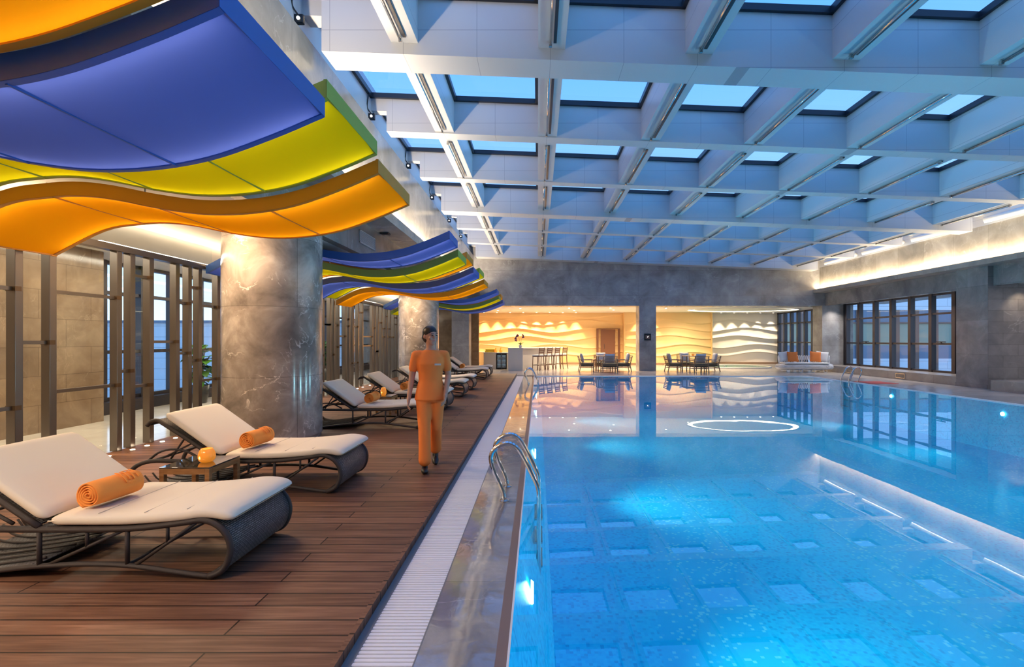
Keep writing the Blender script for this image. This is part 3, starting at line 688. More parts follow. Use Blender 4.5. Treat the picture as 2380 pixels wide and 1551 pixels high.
# ================================================================== wavy canopies
PX = [-5.45,-4.88,-4.47,-4.155,-3.85,-3.44,-3.03,-2.62,-2.21,-1.80,-1.45]
PZ = [2.44,2.725,2.797,2.81,2.776,2.695,2.644,2.654,2.725,2.868,3.016]
prof = catmull([Vector((x,0,z)) for x, z in zip(PX, PZ)], 5)
def canopy(y0, y1, dz, kind, label, hang=True):
    cxm = -3.45; t = thing('wave_canopy', label, 'canopy', (cxm, (y0+y1)/2, 2.7+dz))
    P = [(p.x-cxm, p.z-2.7) for p in prof]; hy = (y1-y0)/2-0.008; H = 0.125; tk = 0.022
    b = MB()
    for s_ in (-1, 1):                     # curved side bands, each with real thickness
        rows = []
        for x, z in P:
            ya, yb = s_*hy, s_*(hy-tk); rows.append([(x,ya,z),(x,ya,z+H),(x,yb,z+H),(x,yb,z),(x,ya,z)])
        b.grid(rows)
    for (x, z), sgn in ((P[0], 1), (P[-1], -1)):
        b.box(min(x-sgn*0.002, x+sgn*tk), max(x-sgn*0.002, x+sgn*tk), -hy+0.002, hy-0.002, z+0.001, z+H-0.001)
    # lower lip
    for s_ in (-1, 1):
        rows = [[(x, s_*hy, z-0.002), (x, s_*(hy-0.045), z-0.002), (x, s_*(hy-0.045), z+0.008), (x, s_*hy, z+0.008)] for x, z in P]
        b.grid(rows)
    b.build('frame_band', M['band_'+kind], t)
    b = MB(); rows = [[(x, -hy+tk, z+H-0.006), (x, hy-tk, z+H-0.006)] for x, z in P]; b.grid(rows); b.build('top_panel', M['white_paint'], t)
    for s_ in (-1, 1):
        b = MB(); ya = s_*(hy-tk-0.004); rows = [[(x, ya, z+0.060), (x, ya, z+0.085)] for x, z in P[1:-1]]
        if s_ < 0: rows = [r[::-1] for r in rows]
        b.grid(rows); b.build('light_strip', M['strip_light'], t)
    m = MB(); n = 10; rows = []
    for x, z in P:
        rows.append([(x, -hy+tk+(2*hy-2*tk)*j/n, z+0.008-0.010*math.sin(PI*j/n)) for j in range(n+1)])
    m.grid(rows); m.build('membrane', M['mem_'+kind], t, smooth=True)
    for xs_ in (-2.44, -3.44, -4.42):
        sm_ = MB()
        zz = [p.z for p in prof if abs(p.x-xs_) < 0.12]; z = sum(zz)/len(zz)-2.7 if zz else 0
        # nearest points for height
        for a, c in zip(prof[:-1], prof[1:]):
            if a.x <= xs_ <= c.x: z = a.z+(c.z-a.z)*(xs_-a.x)/(c.x-a.x)-2.7
        sm_.box(xs_-cxm-0.006, xs_-cxm+0.006, -hy+tk, hy-tk, z-0.006, z+0.012)
        sm_.build('seam_rib', M['band_'+kind], t)
    if hang:
        for x_ in (-5.0, -4.0):
            h = MB(); z = [p.z for p in prof if abs(p.x-x_) < 0.14][0]-2.7
            h.tube([(x_-cxm, 0, z+H), (x_-cxm, 0, 3.10-2.7-dz)], 0.008, 6); h.build('hanger_rod', M['steel'], t)
    return t
CN = {'orange': 'orange', 'green': 'yellow', 'blue': 'blue'}
groups = [('group nearest the camera', [(1.09,2.17,0.10,'orange'),(2.19,3.30,0.0,'blue'),(3.31,4.37,0.15,'green'),(4.38,5.47,0.0,'orange')]),
          ('group between the two round columns', [(7.93,8.76,0.15,'blue'),(8.77,9.82,0.0,'green'),(9.83,10.87,0.15,'orange'),(10.88,11.98,0.0,'blue'),(11.99,13.04,0.15,'green'),(13.05,14.12,0.0,'orange')]),
          ('farthest group by the wavy wall', [(17.06,17.95,0.15,'blue'),(17.96,18.9,0.0,'green'),(18.91,19.95,0.15,'orange'),(19.96,21.1,0.0,'blue')])]
for gname, lst in groups:
    for i, (y0, y1, dz, kd) in enumerate(lst):
        canopy(y0, y1, dz, kd, 'wavy %s ceiling canopy, %s one in the %s' % (CN[kd], ORD[i], gname))['group'] = 'canopies, '+gname

# ================================================================== metal screens with glass
def screen(label, ys, y0, y1, rails):
    t = thing('metal_screen', label, 'screen', (-5.54, (y0+y1)/2, ZD)); oy = (y0+y1)/2
    pp = MB().box(-0.05,0.05,-0.04,0.04,0,2.62).build('post', M['screen'], t, bevel=0.004)
    for i, y in enumerate(ys):
        p = pp if i == 0 else pp.copy()
        if i: COL.objects.link(p); p.parent = t
        p.location = (0, y-oy, 0)
    for i, z in rails:
        a, b = (ys[i]-oy, ys[i+1]-oy)
        MB().box(-0.02,0.02,a+0.04,b-0.04,z-0.02-ZD,z+0.02-ZD).build('rail', M['screen'], t)
        MB().box(-0.054,0.054,b-0.044,b+0.020,z-0.025-ZD,z+0.025-ZD).build('bracket', M['bracket'], t)
    MB().box(-0.06,0.06,y0-oy,y1-oy,2.62,2.70).build('top_rail', M['screen'], t)
    y = y0; k = 0
    while y < y1-0.3:
        ye = min(y+1.08, y1)
        MB().box(-0.155,-0.145,y-oy+0.006,ye-oy-0.006,-0.02,3.05).build('glass_panel', M['glass'], t); y = ye
    return t
YN = [3.4,4.0,4.55,5.12,5.48,6.35,6.56,6.88,7.38,7.64,7.87,8.33]
screen('bronze metal screen of upright posts and glass, left of the near column', YN, 3.25, 8.45,
       [(0,1.6),(1,0.8),(1,2.1),(2,2.04),(2,0.78),(3,1.47),(4,2.05),(4,0.905),(5,1.08),(6,2.38),(6,0.86),(7,1.47),(8,2.07),(8,1.29),(9,2.34),(9,1.17),(10,2.06),(10,0.83)])
pxs = [740,752,768,777,787.5,803.7,812,820,832.7,843,866,872,879,887.5,894.7,900,907,915.7,922,930,940,948]
YF = [5.5*1124/(1250-p) for p in pxs]
rnd = random.Random(3); rl = []
for i in range(len(YF)-1):
    for _ in range(1+(i%2)): rl.append((i, rnd.choice([0.8,1.1,1.3,1.6,1.9,2.1,2.35])))
screen('bronze metal screen of closely spaced posts between the two round columns', YF, YF[0]-0.1, YF[-1]+0.1, rl)
proto = None
spots_y = [4.6,5.0,5.42,5.75,6.06,6.42,6.66,6.93,7.18,7.45]+[13.6+0.42*k for k in range(4)]+[15.5,16.0]
for i, y in enumerate(spots_y):
    if proto is None:
        proto = MB().lathe([(0.001,0.006),(0.02,0.006),(0.028,0.003),(0.028,0)], (0,0,0), 14).build('deck_spotlight', M['lamp_on'], loc=(-5.38,y,ZD)); o = proto
    else: o = proto.copy(); COL.objects.link(o); o.location = (-5.38, y, ZD)
    tag(o, 'tiny round spotlight set in the deck along the metal screen, %s from the camera' % ORD[i], 'spotlight', 'deck spotlights')
for y in (4.8, 6.2, 7.3, 14.2): spot('deck_beam', (-5.38, y, 0.06), (-5.42, y, 2.5), 7, (1,0.8,0.55), 80, 0.8)
for y in (4.6, 7.1, 12.0, 15.5): 
    o = MB().box(-0.03,0.03,-1.0,1.0,0.0,0.015).build('light_line', M['line_glow'], loc=(-5.54, y, 2.742)); tag(o, 'thin light line along the top of the metal screen, %s from camera' % ORD[[4.6,7.1,12.0,15.5].index(y)], 'ceiling light', 'light lines over the screen')

# ================================================================== loungers
LW = 0.74
def cushion_mesh(path, T, y0, y1, nseg=10, end=0.07):
    """soft slab along path [(x,z)], thickness T, width y0..y1"""
    P = catmull([Vector((x,0,z)) for x, z in path], nseg); n = len(P); L = [0]
    for a, b in zip(P[:-1], P[1:]): L.append(L[-1]+(b-a).length)
    tot = L[-1]; rows = []; K = 24
    for i, p in enumerate(P):
        a = P[max(i-1,0)]; b = P[min(i+1,n-1)]; d_ = (b-a).normalized(); nrm = Vector((-d_.z,0,d_.x))
        if nrm.z < 0: nrm = -nrm
        e_ = min(L[i], tot-L[i]); q = min(1, e_/end); h = T/2*math.sqrt(max(0.0, 1-(1-q)**2))+0.002
        hw = (y1-y0)/2-0.03*(1-math.sqrt(max(0,1-(1-q)**2)))
        row = []
        for k in range(K+1):
            u = 2*PI*k/K; cu, su = math.cos(u), math.sin(u)
            yy = (y0+y1)/2+hw*math.copysign(abs(cu)**0.28, cu)
            zz = h*math.copysign(abs(su)**0.55, su)
            row.append((p.x+nrm.x*zz, yy, p.z+nrm.z*zz))
        rows.append(row)
    return MB().grid(rows)
def make_lounger():
    t = thing('sun_lounger', 'x', 'sun lounger', (0,0,0), 0, 'wicker sun loungers along the deck')
    # local x = world x + 2.9 ; local y = 0 at near side ; local z = world z - deck
    X0 = 2.9
    def L3(x, y, z): return Vector((x+X0, y, z-ZD))
    top = [(-3.62,.055),(-3.80,.09),(-3.87,.18),(-3.82,.29),(-3.66,.35),(-3.4,.35),(-3.05,.347),(-2.5,.352),(-2.165,.388),(-2.04,.405),(-1.95,.375),(-1.89,.31),(-1.868,.235),(-1.883,.155),(-1.924,.094),(-2.0,.062)]
    bot = [(-3.62,.055),(-3.45,.075),(-3.24,.102),(-3.034,.123),(-2.74,.136),(-2.496,.128),(-2.29,.102),(-2.10,.075),(-1.99,.062)]
    for yy in (0.02, LW-0.02):
        MB().tube([L3(x,yy,z) for x, z in top], 0.02, 10, smooth=4).build('side_rail', M['wicker_tube'], t, smooth=True)
        MB().tube([L3(x,yy,z) for x, z in bot], 0.016, 8, smooth=4).build('base_rail', M['wicker_tube'], t, smooth=True)
        s = MB()
        for x, za, zb in ((-3.03,.12,.34),(-2.495,.13,.345)): s.tube([L3(x,yy,za),L3(x,yy,zb)], 0.013, 8)
        for a, b in (((-2.99,.125),(-2.52,.34)),((-2.45,.125),(-2.08,.385))): s.tube([L3(a[0],yy,a[1]),L3(b[0],yy,b[1])], 0.010, 8)
        for x, za, zb in ((-2.74,.24,.345),(-2.25,.27,.37)): s.tube([L3(x,yy,za),L3(x,yy,zb)], 0.010, 8)
        s.build('side_strut', M['wicker_tube'], t, smooth=True)
    # woven foot roll
    rp = catmull([Vector((x,0,z)) for x, z in [(-2.20,.388),(-2.10,.402),(-2.04,.408),(-1.95,.375),(-1.89,.31),(-1.868,.235),(-1.883,.155),(-1.924,.094),(-2.0,.062)]], 6)
    rows = []; uvs = []; s_ = 0
    for i, p in enumerate(rp):
        if i: s_ += (p-rp[i-1]).length
        rows.append([L3(p.x, 0.02+(LW-0.04)*j/6, p.z) for j in range(7)]); uvs.append([((LW-0.04)*j/6, s_) for j in range(7)])
    o = MB().grid(rows, uvs).build('woven_foot_roll', M['weave'], t, smooth=True); sd = o.modifiers.new('s', 'SOLIDIFY'); sd.thickness = 0.012; sd.offset = 0
    # flat woven bed under the cushion
    rows = []; uvs = []
    for i, (x, z) in enumerate([(-3.05,.355),(-2.8,.357),(-2.5,.36),(-2.3,.375),(-2.165,.395)]):
        rows.append([L3(x, 0.02+(LW-0.04)*j/4, z) for j in range(5)]); uvs.append([((LW-0.04)*j/4, x) for j in range(5)])
    o = MB().grid(rows, uvs).build('woven_bed', M['weave'], t); sd = o.modifiers.new('s', 'SOLIDIFY'); sd.thickness = 0.012; sd.offset = 0
    # slatted shelf curling at the head end
    for j in range(7):
        yy = 0.08+(LW-0.16)*j/6
        MB().tube([L3(x,yy,z) for x, z in [(-3.05,.15),(-3.3,.115),(-3.6,.080),(-3.78,.10),(-3.85,.17)]], 0.008, 6, smooth=3).build('slat', M['wicker_tube'], t, smooth=True)
    rows = []; uvs = []
    for x, z in [(-3.05,.138),(-3.3,.103),(-3.6,.066),(-3.76,.085)]:
        rows.append([L3(x, 0.03+(LW-0.06)*j/4, z) for j in range(5)]); uvs.append([((LW-0.06)*j/4, x) for j in range(5)])
    o = MB().grid(rows, uvs).build('woven_shelf', M['weave'], t, smooth=True); sd = o.modifiers.new('s', 'SOLIDIFY'); sd.thickness = 0.008; sd.offset = -1
    # cross bars
    for x, z in ((-3.03,.345),(-2.0,.062),(-3.62,.055),(-3.66,.35),(-2.5,.13)): MB().tube([L3(x,0.02,z),L3(x,LW-0.02,z)], 0.012, 8).build('cross_bar', M['wicker_tube'], t, smooth=True)
    # backrest
    br_ = thing('backrest', None, None); br_.parent = t; 
    for k in ('label','category'):
        if k in br_: del br_[k]
    s = MB()
    for yy in (0.02, LW-0.02): s.tube([L3(x,yy,z) for x, z in [(-3.03,.362),(-3.3,.545),(-3.54,.70),(-3.60,.735),(-3.66,.725),(-3.70,.685)]], lambda u: 0.019, 9, smooth=4)
    s.tube([L3(-3.685,0.02,.70),L3(-3.685,LW-0.02,.70)], 0.016, 8); s.tube([L3(-3.3,0.02,.545),L3(-3.3,LW-0.02,.545)], 0.012, 8)
    s.build('back_frame', M['wicker_tube'], br_, smooth=True)
    rows = []; uvs = []
    for i, (x, z) in enumerate([(-3.04,.372),(-3.3,.55),(-3.54,.71),(-3.60,.742)]):
        rows.append([L3(x, 0.02+(LW-0.04)*j/4, z) for j in range(5)]); uvs.append([((LW-0.04)*j/4, x*1.2) for j in range(5)])
    o = MB().grid(rows, uvs).build('back_weave', M['weave'], br_); sd = o.modifiers.new('s', 'SOLIDIFY'); sd.thickness = 0.01; sd.offset = 0
    for yy in (0.05, LW-0.05):
        s = MB(); s.tube([L3(-3.36,yy,.57),L3(-3.50,yy,.36)], 0.009, 6); s.tube([L3(-3.28,yy,.52),L3(-3.60,yy,.36)], 0.009, 6)
        s.tube([L3(x,yy,z) for x, z in ((-3.72,.34),(-3.62,.42),(-3.5,.455),(-3.36,.44),(-3.22,.37))], 0.011, 6, smooth=3)
        s.build('support_strut', M['wicker_tube'], br_, smooth=True)
    # cushions
    th = math.radians(35.6)
    bc = [(-2.985-u*math.cos(th)-0.0*u, 0.415+u*math.sin(th)) for u in (0.0,0.12,0.3,0.5,0.66)]
    c = cushion_mesh(bc, 0.075, 0.0, LW).off((-X0,0,ZD)).build('back_cushion', M['cushion'], t, smooth=True)
    sc_ = [(-2.965,.402),(-2.8,.402),(-2.5,.404),(-2.2,.425),(-2.05,.444),(-1.95,.440),(-1.845,.418)]
    c = cushion_mesh(sc_, 0.072, 0.0, LW).off((-X0,0,ZD)).build('seat_cushion', M['cushion'], t, smooth=True)
    s = MB()
    for yy in (0.005, LW-0.005): s.tube([L3(x,yy,z) for x, z in sc_[0:-1]], 0.004, 6, smooth=4)
    s.build('piping', M['cushion'], c, smooth=True)
    for x, z in ((-2.68,.4395),(-2.40,.4455),(-2.14,.467)): MB().tube([L3(x,0.03,z),L3(x,LW-0.03,z)], 0.0022, 5).build('seam', M['cushion_seam'], c)
    return t
loung = make_lounger(); loung_spots = [(2.92,-0.0),(4.56,0.0),(7.9,0.0),(9.95,0.0),(12.27,0.0),(13.98,0.0),(17.6,0.0),(19.25,0.0)]
LL = ['wicker sun lounger nearest the camera, cream cushions, at the left edge',
      'wicker sun lounger behind the small glass table, in front of the near column',
      'wicker sun lounger half hidden by the near round column and the walking person',
      'wicker sun lounger behind the small far table with the egg-shaped lamp',
      'wicker sun lounger whose foot shows just right of the walking person, nearer of that pair',
      'wicker sun lounger whose foot shows right of the walking person, farther of that pair',
      'wicker sun lounger second from the far end of the deck, with orange towel',
      'wicker sun lounger at the far end of the deck, next to the bar']
for i, (y, dx) in enumerate(loung_spots):
    o = loung if i == 0 else dup(loung)
    o.location = (-2.9+dx, y, ZD); o['label'] = LL[i]
# rolled towels
def make_towel():
    t = thing('rolled_towel', 'x', 'towel', (0,0,0), 0, 'rolled orange towels'); R_ = 0.086; Lh = 0.155
    pts = []
    n = 110
    for i in range(n+1):
        a = i/n*2*PI*4.6; r = 0.008+(R_-0.008)*(i/n); pts.append((r*math.cos(a+0.6), r*math.sin(a+0.6)*0.96))
    rows = []
    for j in range(9):
        y = -Lh+2*Lh*j/8; k = 1-0.05*abs(2*j/8-1)**6
        rows.append([(x*k, y+0.004*math.sin(i*0.5+j), z*k) for i, (x, z) in enumerate(pts)])
    o = MB().grid(rows).build('roll', M['orange'], t, smooth=True); sd = o.modifiers.new('s', 'SOLIDIFY'); sd.thickness = 0.0088; sd.offset = 0
    e_ = MB()        # woven emblem in relief: interlocking squared strokes
    def arc(y0, y1, a0, a1):
        e_.add([], [])
        m_ = 5; rows = [[((R_+0.0062)*math.cos(a0+(a1-a0)*i/m_), y, (R_+0.0062)*math.sin(a0+(a1-a0)*i/m_)*0.96) for i in range(m_+1)] for y in (y0, y1)]; e_.grid(rows)
    D = math.radians
    for (a, b, c_, d_) in ((0.02,0.03,20,95),(0.05,0.06,35,95),(0.08,0.09,20,80),(0.02,0.09,20,27),(0.05,0.12,88,95),(0.11,0.12,35,95),(0.08,0.12,55,62)): arc(a, b, D(c_), D(d_))
    o = e_.build('woven_emblem', M['orange'], t); sd = o.modifiers.new('s', 'SOLIDIFY'); sd.thickness = 0.004; sd.offset = 0
    return t
tw = make_towel()
TL = [(0, 'large orange rolled towel on the lounger nearest the camera', 0.12), (1, 'orange rolled towel on the lounger behind the glass table', 0.10),
      (2, 'orange rolled towel on the lounger right of the near column', 0.05), (3, 'orange rolled towel behind the egg-shaped lamp of the far table', 0.0), (6, 'small orange rolled towel on the lounger second from the far end', 0.0)]
for k, (i, lab, rz) in enumerate(TL):
    o = tw if k == 0 else dup(tw)
    o.location = (-2.78, loung_spots[i][0]+0.24, 0.531); o.rotation_euler = (0, 0, -rz); o['label'] = lab
# side tables and candle lamps
def make_table():
    t = thing('side_table', 'x', 'side table', (0,0,0), 0, 'small glass-topped side tables'); h = 0.38; w = 0.2125
    for sx_ in (-1,1):
        for sy_ in (-1,1): MB().box(sx_*w-(0.04 if sx_>0 else 0), sx_*w+(0.04 if sx_<0 else 0), sy_*w-(0.04 if sy_>0 else 0), sy_*w+(0.04 if sy_<0 else 0), 0, h-0.012).build('leg', M['teak'], t, bevel=0.003)
    b = MB(); b.box(-w+.04,w-.04,-w,-w+.02,h-.06,h-.012); b.box(-w+.04,w-.04,w-.02,w,h-.06,h-.012); b.box(-w,-w+.02,-w+.04,w-.04,h-.06,h-.012); b.box(w-.02,w,-w+.04,w-.04,h-.06,h-.012)
    b.build('apron', M['teak'], t); MB().box(-w,w,-w,w,h-0.012,h).build('glass_top', M['table_glass'], t, bevel=0.002)
    return t
M['table_glass'] = mat('dark_table_glass', (0.05,0.045,0.035), 0.03, spec=1.0, coat=1.0)
tb = make_table(); tabs = [(-2.99,4.30,'small wooden side table with glass top between the two nearest loungers'),(-3.0,9.40,'small wooden side table with glass top right of the near column'),(-3.0,18.8,'small wooden side table between the two farthest loungers')]
for i, (x, y, lab) in enumerate(tabs):
    o = tb if i == 0 else dup(tb); o.location = (x, y, ZD); o['label'] = lab
def make_candle():
    t = thing('candle_lamp', 'x', 'candle lamp', (0,0,0), 0, 'orange candle lamps')
    MB().lathe([(0.001,0.0),(0.036,0.0),(0.050,0.006),(0.060,0.018),(0.066,0.034),(0.0675,0.052),(0.065,0.072),(0.059,0.092),(0.051,0.108),(0.045,0.118),(0.041,0.119),(0.052,0.088),(0.06,0.05),(0.04,0.012),(0.001,0.01)], (0,0,0), 28).build('glass_shade', M['candle'], t, smooth=True)
    MB().ball((-0.018,-0.061,0.047), (0.009,0.007,0.014)).build('flame', M['flame'], t, smooth=True)
    return t
cd = make_candle(); cands = [(-2.93,4.28,'round orange candle lamp on the side table nearest the camera'),(-3.0,9.40,'egg-shaped orange candle lamp on the side table past the near column'),(-2.92,18.8,'small orange candle lamp on the farthest side table')]
for i, (x, y, lab) in enumerate(cands):
    o = cd if i == 0 else dup(cd); o.location = (x, y, ZD+0.38); o['label'] = lab
    if i == 1: o.scale = (0.85,0.85,1.25)
    l = bpy.data.lights.new('candle_glow', 'POINT'); l.energy = 0.2; l.color = (1,0.5,0.15); l.shadow_soft_size = 0.05
    lo = bpy.data.objects.new('candle_glow', l); COL.objects.link(lo); lo.location = (x, y, ZD+0.38+0.16)

# ================================================================== pool ladders
def ladder(label, x, y, flip=1, sc=1.0):
    t = thing('pool_ladder', label, 'pool ladder', (x, y, 0), 0 if flip > 0 else PI)
    pr = [(-.312,0.0),(-.318,.06),(-.345,.14),(-.40,.26),(-.435,.37),(-.425,.45),(-.36,.515),(-.27,.535),(-.19,.49),(-.13,.40),(-.06,.26),(-.005,.14),(.01,.05),(.01,-.10),(.01,-.60),(.01,-.84),(-.02,-.93),(-.12,-.96)]
    for yy in (0, 0.43):
        r_ = MB().tube([(a+0.0, yy, z) for a, z in pr], 0.021, 12, smooth=5).build('handrail', M['chrome'], t, smooth=True)
        MB().lathe([(0.045,0.0),(0.045,0.008),(0.024,0.016)], (-.312,yy,0), 24).build('base_flange', M['steel'], t, smooth=False)
    for z in (-0.18,-0.40,-0.62,-0.84):
        MB().box(-0.035,0.045,0.02,0.41,z-0.012,z+0.012).build('step', M['steel'], t, bevel=0.004)
    return t
ladder('polished steel pool ladder nearest the camera on the wet stone edge', 0.0, 4.50)
ladder('small polished steel pool ladder at the far left end of the pool', 0.0, 16.1)
ladder('polished steel pool ladder on the right edge of the pool near the sofa', 10.86, 17.3, -1)
for i, y_ in enumerate((3.5, 7.75, 12.0, 15.7)):
    o = MB().lathe([(0.001,0.0),(0.07,0.0),(0.085,-0.02)], (0,0,0), 24, 'x').build('pool_lamp', M['lamp_cool'], loc=(-0.03, y_, -0.33)); tag(o, 'round underwater lamp in the left pool wall, %s from the camera' % ORD[i], 'pool lamp', 'underwater lamps')
for i, y_ in enumerate((11.4, 15.0)):
    o = MB().lathe([(0.001,0.0),(0.045,0.0),(0.05,0.02)], (0,0,0), 24, 'x').build('pool_lamp', M['lamp_cool'], loc=(10.94, y_, -0.25)); tag(o, 'round underwater lamp in the right pool wall, %s from the camera' % ORD[i], 'pool lamp', 'underwater lamps')
tag(MB().box(11.17, 12.1, 16.2, 17.1, ZF, ZF+0.01).build('floor_mat', M['red_mat']), 'flat red mat on the floor beside the right pool ladder', 'mat')
t = thing('wall_vent', 'square vent grille low in the window ledge, nearer one', 'vent', (13.5, 18.0, 0.16))
b = MB(); b.box(-0.02,0.0,-0.22,0.22,-0.09,-0.07); b.box(-0.02,0.0,-0.22,0.22,0.07,0.09); b.box(-0.02,0,-0.22,-0.20,-0.09,0.09); b.box(-0.02,0,0.20,0.22,-0.09,0.09); b.build('frame', M['steel'], t)
b = MB(); [b.box(-0.012,0,-0.20,0.20,-0.065+0.02*k,-0.055+0.02*k) for k in range(7)]; b.build('slats', M['ledge_stone'], t)
o = dup(t); o.location = (13.5, 20.9, 0.16); o['label'] = 'square vent grille low in the window ledge, farther one by the sofa'
t = thing('wall_vent', 'white vent grille on the left marble wall above the blue canopy', 'vent', (-3.30, 9.35, 3.42))
b = MB(); b.box(0,0.02,-0.42,0.42,-0.12,-0.10); b.box(0,0.02,-0.42,0.42,0.10,0.12); b.box(0,0.02,-0.42,-0.40,-0.12,0.12); b.box(0,0.02,0.40,0.42,-0.12,0.12); b.build('frame', M['white_paint'], t)
b = MB(); [b.box(0,0.012,-0.40,0.40,-0.095+0.02*k,-0.083+0.02*k) for k in range(10)]; b.build('slats', M['white_paint'], t)
t = thing('ceiling_projector', 'small black projector fixed to the left marble wall', 'projector', (-3.30, 10.1, 3.80))
MB().box(0.02,0.20,-0.09,0.09,-0.10,-0.02).build('body', M['black'], t, bevel=0.01); MB().lathe([(0.04,-0.02),(0.04,0.02),(0.06,0.05),(0.06,0.07)], (0.10,0,0), 14).build('mount', M['black'], t); MB().box(0,0.10,-0.02,0.02,0.03,0.06).build('arm', M['black'], t)

# ================================================================== bar, stools, fridge, orchid
z0 = ZF
t = thing('bar_counter', 'pale angled bar counter with four stools along its side', 'bar counter', (0,0,0))
MB().prism([(-1.42,23.12),(-0.72,23.12),(-0.72,23.55),(1.15,25.9),(0.75,26.2),(-1.1,23.9),(-1.42,23.9)], z0, 1.06).build('body', M['bar_stone'], t)
MB().prism([(-1.44,23.10),(-0.68,23.10),(-0.66,23.40),(1.35,25.85),(0.72,26.3),(-1.12,23.95),(-1.44,23.95)], 1.06, 1.11).build('worktop', M['bar_stone'], t)
t = thing('back_bar_cabinet', 'low pale back bar cabinet with drinks fridge, left of the counter', 'cabinet', (0,0,0))
MB().prism([(-3.15,26.1),(-2.75,24.6),(-2.10,24.32),(-2.10,25.0),(-2.4,25.5),(-2.6,26.2)], z0, 0.82).build('body', M['bar_stone'], t)
MB().box(-1.56,-1.46,24.3,24.9,z0,0.82).build('side_panel', M['bar_stone'], t)
MB().prism([(-3.18,26.1),(-2.78,24.56),(-2.12,24.28),(-1.45,24.28),(-1.45,24.95),(-2.1,25.05),(-2.4,25.5),(-2.6,26.2)], 0.82, 0.86).build('worktop', M['bar_stone'], t)
t = thing('drinks_fridge', 'small two-door glass drinks fridge under the back bar', 'fridge', (-1.83, 24.32, z0))
b = MB(); b.box(-0.26,0.26,0.04,0.5,0,0.04); b.box(-0.26,0.26,0.04,0.5,0.74,0.79); b.box(-0.26,-0.235,0.04,0.5,0.04,0.74); b.box(0.235,0.26,0.04,0.5,0.04,0.74); b.box(-0.26,0.26,0.46,0.5,0.04,0.74); b.build('cabinet', M['black'], t)
MB().box(-0.235,0.235,0.44,0.455,0.04,0.74).build('lit_back', M['fridge_in'], t)
for z in (0.25,0.47): MB().box(-0.235,0.235,0.08,0.44,z,z+0.012).build('shelf', M['white_wire'], t)
for s_ in (-1,1):
    o = MB(); x0_, x1_ = (s_*0.245, s_*0.01); x0_, x1_ = min(x0_,x1_), max(x0_,x1_)
    o.box(x0_,x1_,0,0.03,0.03,0.07); o.box(x0_,x1_,0,0.03,0.71,0.75); o.box(x0_,x0_+0.03,0,0.03,0.07,0.71); o.box(x1_-0.03,x1_,0,0.03,0.07,0.71); dd = o.build('door', M['black'], t)
    MB().box(x0_+0.03,x1_-0.03,0.01,0.015,0.07,0.71).build('pane', M['glass'], dd); MB().box(s_*0.02-0.006,s_*0.02+0.006,-0.02,0,0.2,0.6).build('handle', M['steel'], dd)
for i, (x, z) in enumerate([(x_, z_) for z_ in (0.04,0.262,0.482) for x_ in (-0.18,-0.11,-0.04,0.06,0.13,0.2)]):
    if i == 0: bo = MB().lathe([(0.022,0),(0.025,0.01),(0.025,0.10),(0.010,0.14),(0.010,0.17)], (0,0,0), 10).build('bottle', M['white_fabric'], loc=(-1.83+x,24.52,z0+z)); o = bo
    else: o = bo.copy(); COL.objects.link(o); o.location = (-1.83+x, 24.52, z0+z)
    tag(o, 'small bottle on the %s shelf inside the drinks fridge, %s from the left' % (['bottom','middle','top'][i//6], ORD[i%6]), 'bottle', 'bottles in the drinks fridge')
def vase(x, y, lab):
    t = thing('vase', lab, 'vase', (x, y, 0.86)); MB().lathe([(0.05,0),(0.08,0.04),(0.09,0.09),(0.05,0.15),(0.03,0.18)], (0,0,0), 18).build('body', M['candle'], t, smooth=True)
    MB().ball((0,0,0.21), 0.035).build('stopper', M['candle'], t, smooth=True); return t
vase(-2.13, 24.55, 'orange glass decanter on the back bar, left one'); vase(-1.88, 24.6, 'orange glass decanter on the back bar, right one')
M['yellow'] = mat('yellow_cloth', (0.85,0.60,0.05), 0.7)
for i in range(2):
    o = MB().box(-0.28,0.28,-0.12,0.12,0,0.085).build('folded_towel', M['yellow'], bevel=0.03, loc=(-2.42+0.03*i, 24.75, 0.86+0.088*i)); tag(o, ['folded yellow towel on the back bar, bottom of the stack','folded yellow towel on the back bar, top of the stack'][i], 'towel')
# orchid
t = thing('potted_orchid', 'purple orchid in a white pot on the bar counter corner', 'orchid', (-0.84, 23.35, 1.11))
MB().lathe([(0.05,0),(0.07,0.01),(0.085,0.13),(0.08,0.13),(0.065,0.02),(0.001,0.02)], (0,0,0), 20).build('pot', M['white_paint'], t, smooth=True)
lf = MB()
for k in range(9):
    a = k*2.4; L_ = 0.16+0.05*(k%3); rows = []
    for i in range(6):
        u = i/5; w_ = 0.028*math.sin(PI*min(u*1.05,1))+0.002; r = L_*u*0.75; z = 0.12+L_*(u*1.1-u*u*0.55)
        rows.append([(r*math.cos(a)-w_*math.sin(a), r*math.sin(a)+w_*math.cos(a), z), (r*math.cos(a), r*math.sin(a), z-0.008), (r*math.cos(a)+w_*math.sin(a), r*math.sin(a)-w_*math.cos(a), z)])
    lf.grid(rows)
o = lf.build('foliage', M['leaf'], t, smooth=True); o.modifiers.new('s','SOLIDIFY').thickness = 0.003
for st in (((0,0,0.12),(-0.05,0,0.40),(-0.13,0,0.62),(-0.20,0,0.60),(-0.26,0,0.42)), ((0.02,0,0.12),(0.06,0,0.40),(0.09,0,0.62),(0.13,0,0.62),(0.16,0,0.54))):
    MB().tube(st, 0.005, 5, smooth=5).build('stem', M['leaf'], t)
